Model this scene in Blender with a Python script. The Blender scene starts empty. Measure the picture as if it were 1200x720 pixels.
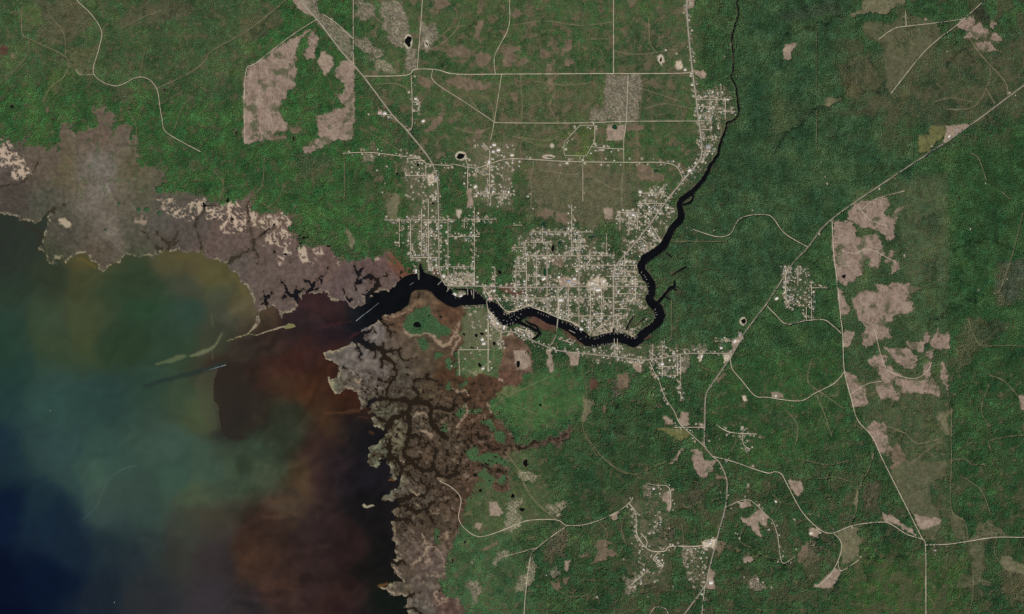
import bpy, bmesh, math, random
import numpy as np
from mathutils import Vector

# ------------------------------------------------------------------ camera, sky, sun, exposure
sc = bpy.context.scene
PX = 10.0                                   # metres of ground per photo pixel
CAM_H = 40000.0
cam_d = bpy.data.cameras.new('camera'); cam = bpy.data.objects.new('camera', cam_d)
sc.collection.objects.link(cam); sc.camera = cam
cam.location = (0, 0, CAM_H); cam.rotation_euler = (0, 0, 0)
cam_d.sensor_fit = 'HORIZONTAL'; cam_d.sensor_width = 36.0
cam_d.lens = 36.0 * CAM_H / (1200 * PX)
cam_d.clip_start = 100.0; cam_d.clip_end = 120000.0

SUN_EL, SUN_AZ = math.radians(48), math.radians(138)     # azimuth clockwise from north
world = bpy.data.worlds.new('World'); sc.world = world; world.use_nodes = True
wn = world.node_tree
sky = wn.nodes.new('ShaderNodeTexSky'); sky.sky_type = 'NISHITA'; sky.sun_disc = False
sky.sun_elevation = SUN_EL; sky.sun_rotation = SUN_AZ
bg = wn.nodes['Background']; bg.inputs['Strength'].default_value = 0.08
wn.links.new(sky.outputs['Color'], bg.inputs['Color'])
sun_d = bpy.data.lights.new('sun', 'SUN'); sun_d.energy = 3.3; sun_d.angle = math.radians(0.5)
sun_d.color = (1.0, 0.94, 0.84)
sun = bpy.data.objects.new('sun', sun_d); sc.collection.objects.link(sun)
sd_vec = Vector((math.sin(SUN_AZ) * math.cos(SUN_EL), math.cos(SUN_AZ) * math.cos(SUN_EL), math.sin(SUN_EL)))
sun.rotation_euler = sd_vec.to_track_quat('Z', 'Y').to_euler(); sun.location = (0, 0, 9000)
vs = sc.view_settings; vs.view_transform = 'Standard'; vs.look = 'None'; vs.exposure = 0.0; vs.gamma = 1.0
vs.use_curve_mapping = False
sc.cycles.use_denoising = False; sc.cycles.filter_width = 1.5
sc.cycles.max_bounces = 4; sc.cycles.diffuse_bounces = 2; sc.cycles.glossy_bounces = 2

random.seed(7)
RNG = np.random.default_rng(11)
C = sc.collection

# ------------------------------------------------------------------ raster helpers (photo pixel = 10 m cell)
M = 40
W, H = 1200 + 2 * M + 1, 720 + 2 * M + 1
f4 = np.float32
GX, GY = np.meshgrid(np.arange(W, dtype=f4) - M, np.arange(H, dtype=f4) - M)

def vnoise(scale, seed, sx=1.0, sy=1.0):
    r = np.random.default_rng(seed)
    nx, ny = int(W / scale * sx) + 4, int(H / scale * sy) + 4
    th = r.random((ny, nx), dtype=f4) * 6.2832; gx, gy = np.cos(th), np.sin(th)
    u = np.arange(W, dtype=f4) * (sx / scale) + .37; v = np.arange(H, dtype=f4) * (sy / scale) + .61
    i = u.astype(int); j = v.astype(int); fu = (u - i)[None, :]; fv = (v - j)[:, None]
    su = fu * fu * fu * (fu * (fu * 6 - 15) + 10); sv = fv * fv * fv * (fv * (fv * 6 - 15) + 10)
    def dot(dj, di): k = np.ix_(j + dj, i + di); return gx[k] * (fu - di) + gy[k] * (fv - dj)
    a = dot(0, 0) * (1 - su) + dot(0, 1) * su; b = dot(1, 0) * (1 - su) + dot(1, 1) * su
    return (.5 + 1.12 * (a * (1 - sv) + b * sv)).astype(f4)

_FB = {}
def fbm(scale, seed, octs=4, gain=0.5):
    key = (scale, seed, octs, gain)
    if key not in _FB: _FB[key] = fbm_(scale, seed, octs, gain)
    return _FB[key]
def fbm_(scale, seed, octs=4, gain=0.5):
    t = np.zeros((H, W), f4); amp = 1.0; tot = 0.0
    for o in range(octs):
        if scale < 1.0: break
        t += amp * vnoise(scale, seed * 31 + o); tot += amp; amp *= gain; scale *= 0.5
    return t / tot                                       # 0..1, mean 0.5

def ridged(scale, seed, octs=3):
    t = np.zeros((H, W), f4); amp = 1.0; tot = 0.0
    for o in range(octs):
        t += amp * (1 - np.abs(2 * vnoise(scale, seed * 37 + o) - 1)); tot += amp; amp *= 0.55; scale *= 0.5
    return t / tot

def sstep(a, b, x):
    t = np.clip((x - a) / (b - a), 0, 1); return t * t * (3 - 2 * t)

WX = (fbm(9, 1, 4, 0.7) - 0.5) + .7 * (fbm(30, 5, 3) - .5); WY = (fbm(9, 2, 4, 0.7) - 0.5) + .7 * (fbm(30, 6, 3) - .5)       # warp fields
WXb = (fbm(70, 3, 3) - 0.5); WYb = (fbm(70, 4, 3) - 0.5)

def clip_box(x0, x1, y0, y1):
    i0 = max(0, int(math.floor(x0)) + M); i1 = min(W, int(math.ceil(x1)) + M + 1)
    j0 = max(0, int(math.floor(y0)) + M); j1 = min(H, int(math.ceil(y1)) + M + 1)
    return (slice(j0, j1), slice(i0, i1)) if i1 > i0 and j1 > j0 else None

def poly_sdf(pts, warp=0.0, pad=12):
    """signed distance in pixels, positive inside; returns (slices, array)"""
    P = np.array(pts, f4)
    s = clip_box(P[:, 0].min() - pad, P[:, 0].max() + pad, P[:, 1].min() - pad, P[:, 1].max() + pad)
    if s is None: return None, None
    x = GX[s]; y = GY[s]
    if warp: x = x + WX[s] * warp; y = y + WY[s] * warp
    d2 = np.full(x.shape, 1e9, f4); ins = np.zeros(x.shape, bool)
    n = len(P)
    for k in range(n):
        ax, ay = P[k]; bx, by = P[(k + 1) % n]
        ex, ey = bx - ax, by - ay; wx = x - ax; wy = y - ay
        L2 = ex * ex + ey * ey
        t = np.clip((wx * ex + wy * ey) / max(L2, 1e-6), 0, 1)
        d2 = np.minimum(d2, (wx - t * ex) ** 2 + (wy - t * ey) ** 2)
        if abs(ey) > 1e-9:
            c = (ay <= y) != (by <= y)
            ins ^= c & (wx < wy * (ex / ey))
    d = np.sqrt(d2)
    return s, np.where(ins, d, -d)

def line_sdf(arr, pts, pad=14, warp=0.0):
    """lower arr to the distance from a ribbon of varying half width (positive inside ribbon -> arr = max)"""
    for k in range(len(pts) - 1):
        ax, ay, aw = pts[k]; bx, by, bw = pts[k + 1]
        m = max(aw, bw) + pad
        s = clip_box(min(ax, bx) - m, max(ax, bx) + m, min(ay, by) - m, max(ay, by) + m)
        if s is None: continue
        x = GX[s]; y = GY[s]
        if warp: x = x + WX[s] * warp; y = y + WY[s] * warp
        ex, ey = bx - ax, by - ay; L2 = max(ex * ex + ey * ey, 1e-6)
        t = np.clip(((x - ax) * ex + (y - ay) * ey) / L2, 0, 1)
        d = (aw + (bw - aw) * t) - np.sqrt((x - ax - t * ex) ** 2 + (y - ay - t * ey) ** 2)
        arr[s] = np.maximum(arr[s], d)

def smooth_line(pts, n=4):
    """Catmull-Rom through the points, any number of channels"""
    P = np.array(pts, float); out = []
    for k in range(len(P) - 1):
        p0 = P[max(k - 1, 0)]; p1 = P[k]; p2 = P[k + 1]; p3 = P[min(k + 2, len(P) - 1)]
        for i in range(n):
            t = i / n
            out.append(0.5 * ((2 * p1) + (-p0 + p2) * t + (2 * p0 - 5 * p1 + 4 * p2 - p3) * t * t + (-p0 + 3 * p1 - 3 * p2 + p3) * t ** 3))
    out.append(P[-1]); return [tuple(q) for q in out]

def lin(c):
    c = np.asarray(c, f4) / 255.0
    return np.where(c <= 0.04045, c / 12.92, ((np.maximum(c, 0) + 0.055) / 1.055) ** 2.4)

def mixc(img, s, m, col):
    img[s] = img[s] * (1 - m[..., None]) + np.asarray(col, f4) * m[..., None]

def wpos(x, y, z=0.0): return ((x - 600) * PX, (360 - y) * PX, z)

# ------------------------------------------------------------------ traced outlines (photo pixels)
COAST_N = [(0,251),(8,250),(16,253),(22,260),(31,258),(41,264),(50,258),(53,252),(56,250),(57,256),(54,270),(50,281),(48,287),(42,293),(54,296),(54,304),(61,313),(67,312),(65,304),(70,301),(77,305),(79,311),(80,304),(90,300),(95,297),(104,300),(107,307),(116,314),(121,318),(126,314),(135,309),(141,306),(142,303),(150,300),(163,300),(180,302),(187,297),(191,297),(197,297),(210,291),(213,297),(227,294),(234,296),(237,295),(242,304),(254,304),(261,310),(266,312),(270,316),(281,324),(283,329),(289,337),(297,346),(299,357),(301,367),(300,379),(294,387),(296,388),(303,378),(304,364),(315,361),(321,360),(329,368),(331,372),(333,367),(342,365),(349,360),(351,355),(355,349),(361,346),(366,345),(384,344),(387,350),(390,354),(397,353),(406,353),(412,360),(417,364),(421,359),(429,353),(437,345),(449,341),(457,342),(462,336),(470,327),(475,324),(482,321),(486,321),(489,320),(489.5,327),(491.5,327),(492,320),(491,314),(492,306),(494,313),(497,319),(506,323),(514,326),(519,331),(525,336),(530,341),(531,346),(537,349),(542,347),(546,345),(546,341),(531,339),(531,338),(552,339),(559,342),(570,352),(581,355),(587,359),(590,366),(595,369),(605,365)]
COAST_S = [(607,377),(602,380),(594,382),(587,381),(581,372),(571,361),(569,357),(550,358),(540,358),(532,361),(524,358),(512,350),(505,342),(500,340),(487,340),(482,344),(479,356),(470,364),(452,370),(441,374),(427,384),(423,388),(420,394),(416,402),(411,404),(397,409),(387,412),(380,414),(381,420),(387,423),(391,421),(394,426),(397,435),(395,441),(386,444),(383,441),(387,449),(390,457),(393,462),(399,461),(403,456),(412,456),(420,460),(422,470),(422,482),(427,478),(431,484),(436,489),(437,496),(440,500),(450,505),(449,512),(445,517),(439,521),(434,524),(431,531),(431,539),(432,545),(441,550),(444,544),(445,539),(452,541),(457,551),(457,561),(465,563),(469,558),(472,562),(466,567),(456,577),(448,582),(449,586),(461,587),(462,592),(466,596),(460,601),(464,606),(459,609),(459,614),(461,621),(459,635),(464,636),(464,646),(466,654),(460,657),(458,662),(462,671),(472,680),(464,679),(455,686),(447,689),(451,692),(461,698),(474,699),(478,703),(472,712),(476,717),(477,770)]
SEA_POLY = [(-60,251)] + COAST_N + COAST_S + [(477,790),(-60,790)]
RIVER = [(864,-50,1),(864,0,1),(865,15,1),(861,30,1),(857,45,1),(859,62,.9),(859,82,.9),(856,89,1.1),(861,100,1.1),(864,117,1.2),(865,134,1.4),(858,142,1.2),(852,145,1.3),(850,152,1.5),(846,163,1.7),(843,173,1.9),(841,181,2.1),(833,193,2.2),(828,203,2.4),(821,214,3),(813,223,3),(806,228,3.3),(799,234,3.3),(796,241,3.3),(798,250,3.8),(797,258,4),(791,264,4),(785,272,4.2),(781,281,4.6),(776,290,4.6),(766,297,4.6),(757,302,4.6),(752,309,4.2),(752,316,4.4),(758,325,4.6),(763,333,4.6),(763,343,4.2),(760,349,4.4),(764,356,5),(771,362,6),(773,372,5.2),(768,380,5.2),(757,388,5),(749,398,5.5),(742,401,6),(733,398,5.8),(722,396,6.2),(706,398,6.2),(694,401,6),(684,396,6.6),(675,389,6),(665,383,5.2),(653,378,4.8),(640,373,5.2),(627,367,5.2),(615,367,5.8),(604,372,6.8),(596,375,7)]
RIVER = smooth_line(RIVER, 4)
BROOKS = [[(811,226,1.3),(812,232,1.2),(808,237,1.2),(801,240,1.2)],[(770,356,2.2),(775,350,1.6),(781,343,1.5),(786,337,1.6),(790,336,1.4),(790,330,1)],[(786,337,1),(794,341,.7)],[(780,348,1),(786,351,.6)],
  [(788,322,.7),(796,317,.9),(803,313,.7)],[(607,377,2.2),(615,381,1.7),(630,388,1.6),(632,391,1.5),(625,397,1.2)],[(616,376,1),(622,380,1.4),(629,383,1.2),(631,388,1.2)],[(719,391,1.4),(719,384,1.2)],[(734,386,.8),(738,378,.9),(742,371,.7)],[(747,380,.6),(755,373,.7)],[(781,296,.8),(786,301,.7)]]
CREEKS_N = [[(194,298,3.4),(198,290,2.6),(200,283,2),(206,278,1.1),(208,272,.7)],[(198,289,1.6),(194,282,1.1),(186,276,.9),(182,270,.6)],[(190,295,2.2),(182,288,1.2),(178,282,.9),(166,271,.6)],[(203,287,1.1),(208,283,.8),(211,279,.6)],[(235,297,1.6),(235,286,1),(231,275,.9),(228,266,.9),(229,260,.9),(238,250,1.1),(241,242,1.1),(252,241,.7)],
  [(265,312,2.4),(275,302,2),(285,297,1.4),(295,294,1.2),(297,284,.9),(294,270,.8),(292,255,.8),(289,245,.8),(291,237,.6)],[(296,294,.9),(301,298,.8),(300,310,.7)],[(297,286,.8),(302,278,.9),(315,270,.8),(328,262,.7)],[(56,251,1.8),(63,246,1),(75,240,.6)],[(-10,224,.8),(8,218,1),(22,215,.8),(30,212,.8),(38,200,.6),(44,190,.5)],
  [(351,356,3.2),(347,347,3),(340,346,2.4),(336,340,1.7),(332,332,1.1),(326,328,.7)],[(344,346,2),(352,341,1.8),(356,337,.9)],[(340,346,1.6),(333,348,1.1),(330,351,.7)],[(349,341,.9),(347,335,.7)],[(360,347,2),(362,340,1.9),(367,336,2),(364,332,1.4),(358,328,.7)],[(365,341,1.4),(373,337,1.1),(376,330,1),(374,326,.8),(381,320,.7),(384,314,.5)],[(411,354,1.6),(406,347,1.2),(402,339,.7)],[(413,353,1),(412,350,.6)],
  [(314,362,2),(311,352,2),(311,346,1),(309,342,.6)],[(311,350,1),(317,347,.8),(320,342,.5)],[(311,352,1),(307,357,.8)],[(430,354,3),(433,344,2.8),(440,338,2.8),(443,332,2.8),(438,326,2.8),(432,323,2.2),(426,326,1.8),(421,331,1.8),(419,328,1.8),(422,322,1.5),(418,316,1.4),(414,312,.8)],[(441,328,1.4),(447,325,1.1),(453,323,1),(454,316,.6)],[(419,331,.9),(417,333,.7),(419,339,.5)],[(421,318,1),(427,313,.6)],[(449,324,.8),(452,328,.5)],[(434,331,1),(433,335,.7)],[(471,327,.9),(467,322,.7),(470,317,.5)],[(492,342,1),(492,347,1.2),(489,350,.8)],[(492,346,.9),(496,344,.5)]]
CREEKS_S = [[(417,400,3.4),(424,400,3.6),(430,404,3.6),(440,407,3.6),(448,409,3.2),(452,413,2.8),(458,411,1.8),(465,412,1.5),(470,418,1.4),(474,423,1.1),(480,421,.8),(487,421,.6)],[(466,412,1),(471,410,.7)],[(452,413,2.4),(449,420,2.2),(456,421,2.6),(461,427,2.2),(464,433,1.8),(472,432,.8),(481,431,.6)],[(464,433,1.4),(463,443,1.4),(458,448,1.6),(455,455,1.9),(454,461,2.3),(455,467,2.4)],[(455,448,1),(447,447,.9),(440,441,.6)],[(455,444,.9),(457,440,.6)],
  [(421,396,4.5),(424,391,3.4),(430,390,2.6),(434,388,1.4),(435,383,1),(438,387,.8),(441,391,.5)],[(445,371,1.8),(450,378,1.9),(456,384,1.9),(459,390,1.4),(457,396,.7)],[(451,379,1),(447,381,.6)],[(456,382,.9),(461,380,.6)],[(458,389,.9),(464,390,.5)],[(418,404,1.2),(422,410,1.4),(421,417,1),(422,423,.7)],[(441,410,1.6),(439,419,.9)],[(447,421,1.8),(446,432,.8)],[(430,402,1.4),(434,399,.8)],[(449,408,1.2),(450,402,.6)],
  [(397,433,.9),(403,432,.8),(406,433,.6)],[(424,486,3.6),(430,478,3),(436,470,2.8),(444,466,2.8),(454,467,2.4),(462,470,2.8),(472,469,2.8),(482,471,3.2),(492,471,4.2),(500,473,3.8),(505,480,3),(505,490,3),(507,498,3),(513,505,3.3),(520,511,3.6),(524,513,2)],[(445,465,1.2),(442,458,.8),(441,451,.5)],[(449,466,1),(448,460,.5)],[(489,468,3),(490,462,1.6),(485,456,1.6),(485,450,2),(488,446,1.6),(497,443,1.4),(505,444,1),(513,448,1)],[(495,443,1),(502,438,.9)],
  [(505,480,2),(512,478,2),(522,480,2.6),(530,481,2.2),(532,473,1.4),(534,466,1),(540,463,1),(545,470,.8),(552,466,.6)],[(482,471,3),(478,482,3.2),(470,488,3.6),(462,489,3.6),(457,494,3.4),(454,502,2.8),(448,508,2.2),(440,512,3)],[(478,486,3),(480,500,2.3),(480,511,2.3),(477,521,2.3),(473,530,2.3),(478,537,2.6),(484,541,2.7),(490,548,2.8),(497,553,2.8),(504,552,2.7),(507,545,2.3),(509,536,1.7),(511,524,1)],
  [(507,547,2.2),(512,553,2.3),(516,558,2.2),(525,559,1.8),(533,557,1.8),(536,550,1.4),(541,545,.8)],[(478,508,1.8),(488,512,2.3),(496,514,1.1),(495,520,.7)],[(428,487,2.2),(437,486,1.8),(445,490,1.8),(452,494,1.3)],[(457,517,2.8),(456,526,2.8),(456,535,2.8)],[(446,541,2.4),(455,538,2.8),(463,537,2.4),(468,542,2),(471,548,1.4),(477,544,1.1),(483,541,1)],[(471,548,1.4),(470,556,2.2),(468,564,2.4)],[(473,552,1),(480,556,1.3),(484,562,1.1),(490,567,.7)],
  [(460,590,3.4),(472,585,2.8),(480,583,2.8),(486,580,1.8),(493,582,1),(500,578,.6)],[(462,594,2.4),(474,592,2.2),(482,596,2.3),(486,600,2.3),(494,599,2),(502,594,1.6),(508,589,.8),(514,580,.6)],[(457,609,2),(468,609,1.9),(477,608,1.8),(482,611,1.1),(487,616,.7)],[(504,594,1.4),(500,602,1.1),(506,610,1),(511,615,.7)],[(456,658,2.2),(466,661,2.3),(472,659,1.8),(475,664,.8)],[(474,700,1.4),(484,697,1.2),(492,693,.8)],[(472,714,1.8),(482,712,1.5),(488,715,1.5),(496,722,1.2)],
  [(534,557,.9),(540,535,1.1),(541,527,1.2),(545,530,1.2),(547,523,1),(543,518,1),(548,514,1),(552,518,1),(553,512,.9),(559,509,1),(563,514,1),(569,513,.9),(571,519,.8)],[(571,519,.7),(577,525,.9),(584,528,1),(592,522,.8),(600,524,.8),(613,526,1),(622,520,.8),(640,517,.8),(656,513,.6)],[(559,540,.8),(566,545,1),(574,549,.9),(583,550,.9),(592,551,.7)],[(552,508,.8),(555,500,.7),(560,494,.5)],[(495,538,.8),(490,540,1.3),(484,538,.8)],[(511,530,.9),(505,524,.8),(500,516,.6)],[(492,560,.8),(497,568,.8),(508,573,.6)],[(522,555,1),(525,548,.8),(522,540,.7),(524,530,.6)]]
ISLETS = [[(333,383),(338,379),(345,380),(347,383),(342,385),(333,386)],[(424,592),(427,590),(430,593),(437,591),(439,593),(431,596),(426,595)]]
BARS = [[(267,399,1.2),(277,396,.8),(290,392.5,.9),(299,393,.6),(312,389,.8),(325,385,.9),(336,383,1)],[(290,392,.8),(296,385,.7),(300,378,.6)],[(382,415,.6),(397,409.5,.6),(411,405,.6)],[(384,442,.7),(388,452,.8),(393,461,.9)]]

MARSH_N = [(-60,165),(0,165),(13,165),(19,172),(25,169),(30,158),(36,152),(34,160),(30,170),(49,171),(54,180),(65,175),(70,164),(67,152),(80,142),(92,155),(107,150),(116,143),(106,134),(105,122),(130,127),(136,135),(135,150),(150,148),(162,165),(160,180),(162,195),(185,197),(195,210),(185,225),(205,225),(215,222),(240,232),(262,237),(275,235),(290,224),(302,222),(296,236),(297,244),(311,250),(322,247),(332,246),(336,252),(353,254),(341,259),(342,269),(345,276),(350,289),(380,289),(390,295),(396,301),(407,305),(425,305),(434,300),(446,299),(457,299),(467,305),(475,310),(480,315),(483,324),(462,345),(440,360),(417,372),(300,400),(240,330),(-60,330)]
MARSH_S = [(479,356),(482,340),(500,337),(512,347),(532,358),(543,357),(546,364),(542,376),(542,390),(541,404),(534,410),(534,436),(541,443),(552,437),(566,434),(577,440),(586,436),(590,420),(588,404),(586,395),(600,392),(612,398),(622,404),(624,425),(624,434),(612,440),(607,452),(590,458),(578,466),(572,476),(580,488),(590,500),(600,510),(606,522),(630,516),(652,513),(666,500),(672,506),(664,520),(640,524),(608,528),(592,536),(597,552),(600,575),(586,580),(575,572),(560,562),(556,578),(545,588),(541,600),(541,616),(534,628),(530,642),(525,655),(522,662),(525,672),(516,680),(519,696),(530,700),(543,704),(541,718),(538,770),(440,770),(420,560),(395,500),(365,470),(358,408),(420,380)]
GREEN_IN_MARSH = [[(474,375),(480,368),(490,361),(503,359),(506,368),(515,376),(530,386),(524,395),(512,394),(497,390),(480,392),(472,385)],[(490,399),(496,396),(500,402),(499,410),(494,408)],[(509,415),(518,411),(520,417),(514,421),(509,419)],[(519,422),(530,420),(533,432),(526,432)],[(523,451),(527,449),(530,458),(526,461)],[(538,452),(546,447),(548,453),(541,457)],[(537,480),(544,477),(546,484),(540,493),(535,489)],[(550,480),(562,477),(565,481),(553,485)],
  [(565,494),(572,492),(579,500),(580,505),(592,507),(592,518),(582,518),(579,507),(568,500)],[(545,528),(553,520),(560,524),(558,535),(570,530),(590,535),(597,545),(575,545),(560,540),(548,540)],[(560,552),(570,549),(580,562),(573,572),(562,560)],[(582,562),(592,556),(595,565),(586,569)],[(506,622),(515,620),(514,632),(517,642),(511,636)],[(535,700),(550,690),(560,700),(545,712)],[(516,500),(521,496),(524,503),(519,508)]]

# ------------------------------------------------------------------ water and land distance field
land = np.full((H, W), 50.0, f4)                         # px to nearest water, positive on land
s, d = poly_sdf(SEA_POLY, warp=4.5, pad=14); SEA_SD = np.full((H, W), -50, f4); SEA_SD[s] = d
estu = np.full((H, W), -50, f4)
s, d = poly_sdf(SEA_POLY, warp=0.8, pad=14); estu[s] = d
wb = sstep(455, 475, GX) * sstep(400, 380, GY)           # harbour edges are cleaner than marsh edges
SEA_SD = SEA_SD + (fbm(10, 91, 4, .6) - .5) * 6.0 + np.maximum(ridged(11, 92, 2) - .80, 0) * 9
SEA_SD = SEA_SD * (1 - wb) + estu * wb
RIV = np.full((H, W), -50, f4); line_sdf(RIV, [(x, y, w * (.7 if y < 170 else .7 + .3 * min(1, (y - 170) / 80))) for x, y, w in RIVER], warp=2.6)
for b in BROOKS: line_sdf(RIV, smooth_line(b, 3), warp=1.2)
CRK = np.full((H, W), -50, f4)
def sprout(line, out, rr, lvl=0):
    """tidal creeks grow small side arms"""
    for k in range(len(line) - 1):
        ax, ay, aw = line[k]; bx, by, bw = line[k + 1]
        L = math.hypot(bx - ax, by - ay)
        n = int(L / 2.6 + rr.random())
        for _ in range(n):
            if rr.random() > (0.62 if lvl == 0 else 0.3): continue
            t = rr.random(); px, py = ax + (bx - ax) * t, ay + (by - ay) * t; w0 = aw + (bw - aw) * t
            a = math.atan2(by - ay, bx - ax) + rr.choice([-1, 1]) * rr.uniform(0.7, 1.6)
            arm = [(px, py, min(w0 * 0.55, 0.9))]; l = rr.uniform(1.4, 2.6) * (w0 + 0.6)
            for q in range(1, 4):
                a += rr.uniform(-0.5, 0.5)
                px += math.cos(a) * l / 3; py += math.sin(a) * l / 3
                arm.append((px, py, arm[0][2] * (1 - q / 3.6)))
            out.append(arm)
            if lvl == 0: sprout(arm, out, rr, 1)
rr = random.Random(5)
for grp in (CREEKS_N, CREEKS_S):
    arms = []
    for c in grp:
        line_sdf(CRK, smooth_line([(x, y, w * (.88 if w < 1.6 else .84 + .04 * (w - 1.6))) for x, y, w in c], 4), warp=5.0)
        if len(c) > 2: sprout(c, arms, rr)
    for a in arms: line_sdf(CRK, a, pad=5, warp=4.0)
s, d = poly_sdf(MARSH_S, 12, 4); ms0 = np.zeros((H, W), f4); ms0[s] = sstep(1, 5, d)
zone = ms0 * sstep(432, 470, GY - (GX - 470) * .1) * sstep(640, 600, GY)
w1 = fbm(17, 101, 4, .55); w2 = fbm(12, 102, 3, .55)
CRK = np.maximum(CRK, np.where(zone > .05, (.019 * zone - np.abs(w1 - .5)) * 34, -50))
CRK = np.maximum(CRK, np.where(zone > .05, (.012 * zone - np.abs(w2 - .5)) * 30, -50))
CRK += (fbm(6, 93, 3, .7) - .5) * 2.6 * sstep(-5, -1, CRK)
land = np.minimum(land, -np.maximum(np.maximum(SEA_SD, RIV), CRK))
isl = np.full((H, W), -50, f4)
for p in ISLETS:
    s, d = poly_sdf(p, warp=1.5); isl[s] = np.maximum(isl[s], d)
for b in BARS: line_sdf(isl, smooth_line(b, 4), warp=1.6)
land = np.maximum(land, isl)
# ponds: x, y, rx, ry, colour of the water
PONDS = [(488,380,4,4,'d'),(478.5,49,3.2,6.5,'d'),(500,51,1.2,3,'d'),(774,69,1.6,3.4,'b'),(720,149,4,3.2,'g'),(545,392,2,2,'d'),(558,393,2.2,2.4,'d'),(566,391,3.2,1.6,'d'),(554,408,2.6,1,'d'),(579,404,2,2.2,'d'),(561,427,2,2,'d'),(607,428,2.2,3.4,'d'),(617,413,1.4,1,'d'),(633,474,2,2,'d'),(615,543,2.8,4.2,'d'),(603,554,1.2,1.2,'d'),(558,557,2,2,'d'),(561.5,575,1.7,1.6,'d'),(602,582,2.4,2,'d'),(613,598,3.4,2.4,'d'),(546,636,1.5,1.7,'d'),(530,657,1.8,1.3,'d'),(871,377,3,3.4,'d'),(637,264,3.2,2.8,'g'),(694,278,4.8,2.2,'g'),(657,286,3,1.8,'g'),(648.5,291,2,5,'d'),(638,318,2.6,4.8,'g'),(585,319,2,2.4,'d'),(541,183,4.5,3,'d'),(490,194,1.6,2.6,'d'),(465,204,1.2,1.4,'d'),(457,231,1.2,1.2,'d'),(508,239,2,1.3,'d'),(643,184,5.5,1,'d'),(770,200,3.2,2.4,'g'),(345,163,1.4,3,'d'),(988,323,2.4,2.2,'d'),(193,106,1.8,1.8,'b'),(276,156,1.2,2.4,'d'),(14,124,1.4,1.4,'d'),(267,234,1.7,1.7,'d'),(239,240,1.8,1.6,'d'),(272,258,2.4,1.2,'d'),(385,289,1.8,1.8,'d'),(356,278,2.4,1,'d'),(334,299,2,1.8,'d'),(322,296,1.4,2,'d'),(340,306,1.2,1.1,'d'),(350,285,1.2,1,'d'),(304,392,.1,.1,'x'),(515,694,1.8,1.8,'b'),(541,574,1.8,1.6,'b'),(504,371,1.4,1.4,'d'),(516,371,1.4,1.6,'d'),(566,342,.1,.1,'x')]
PONDS = [p for p in PONDS if p[4] != 'x']
PND = []
for (x, y, rx, ry, k) in PONDS:
    s = clip_box(x - rx - 8, x + rx + 8, y - ry - 8, y + ry + 8)
    xx = GX[s] + WX[s] * 4.5; yy = GY[s] + WY[s] * 4.5
    q = np.sqrt(((xx - x) / rx) ** 2 + ((yy - y) / ry) ** 2)
    d = (1 - q) * min(rx, ry); PND.append((s, d))
    land[s] = np.minimum(land[s], -d)

# ------------------------------------------------------------------ land cover: marsh, forest, clearings
def soft(pts, warp, f0, f1, pad=12):
    s, d = poly_sdf(pts, warp, pad)
    if s is None: return None, None
    return s, sstep(f0, f1, d)
MN = np.zeros((H, W), f4); MS = np.zeros((H, W), f4)
s, d = soft(MARSH_N, 17, -1.2, 1.4); MN[s] = d
s, d = soft(MARSH_S, 12, -1.2, 1.4); MS[s] = d
GI = np.zeros((H, W), f4)
for p in GREEN_IN_MARSH:
    s, d = soft(p, 8, -1.0, 1.0); GI[s] = np.maximum(GI[s], d)
MS = MS * (1 - GI)
n60, n25, n12, n6, n3 = fbm(60, 10, 4), fbm(25, 11, 4), fbm(12, 12, 3), fbm(6, 13, 3), fbm(3, 14, 2)
rid = ridged(9, 15, 3)
speck = RNG.random((H, W), dtype=f4)

FOR = np.zeros((H, W, 3), f4); FOR[:] = (56, 82, 48)      # canopy colour (as seen, sRGB)
DEN = np.ones((H, W), f4) * 0.97                          # tree density
HGT = np.ones((H, W), f4) * 15.0                          # tree height, m
FLR = np.zeros((H, W, 3), f4); FLR[:] = (62, 66, 46)      # forest floor
def region(pts, f, col=None, den=None, hgt=None, floor=None, warp=20, amt=1.0):
    s, m = soft(pts, warp, -f, f, pad=40)
    m = m * amt
    if col is not None: mixc(FOR, s, m, col)
    if floor is not None: mixc(FLR, s, m, floor)
    if den is not None: DEN[s] = DEN[s] * (1 - m) + den * m
    if hgt is not None: HGT[s] = HGT[s] * (1 - m) + hgt * m
region([(-60,-60),(420,-60),(420,90),(470,180),(480,320),(330,260),(-60,260)], 14, (53,89,46), .96, 11, (62,72,44))
region([(-60,-60),(345,-60),(300,60),(285,120),(200,110),(120,100),(-60,90)], 20, (60,85,49), .92, 9, (74,78,54))
region([(420,-60),(815,-60),(825,160),(800,215),(700,260),(620,260),(530,190),(430,90)], 12, (57,86,47), .92, 9, (78,86,56))
region([(540,95),(700,95),(715,180),(690,262),(600,262),(590,190),(545,180)], 16, (68,86,51), .8, 9, (88,90,62))
region([(600,190),(700,192),(745,200),(740,255),(690,262),(610,250)], 10, (74,84,54), .55, 8, (100,95,72))
region([(430,190),(620,200),(620,300),(560,330),(430,300)], 14, (52,85,45), .95, 11, (66,70,46))
region([(860,-60),(1000,-60),(1010,120),(1100,170),(980,250),(880,360),(800,420),(765,380),(760,330),(800,230),(860,140)], 14, (56,80,50), 1.0, 13, (54,64,42))
region([(990,60),(1200,40),(1260,60),(1260,140),(1100,150),(1000,130)], 16, (66,80,52), .85, 10, (84,82,60))
region([(1115,180),(1260,110),(1260,700),(1115,600)], 12, (51,81,45), .98, 12, (56,66,42))
region([(1050,215),(1108,205),(1110,330),(1060,330)], 6, (66,86,56), .85, 9, (88,88,64), warp=8)
region([(570,430),(680,435),(690,480),(650,515),(600,500),(575,480)], 10, (60,98,54), .75, 6, (66,92,52))
region([(545,530),(640,525),(650,610),(600,640),(540,620)], 10, (58,86,50), .7, 7, (84,88,58))
region([(520,620),(600,625),(640,730),(530,760)], 8, (60,92,54), .9, 8, (72,82,56))
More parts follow.
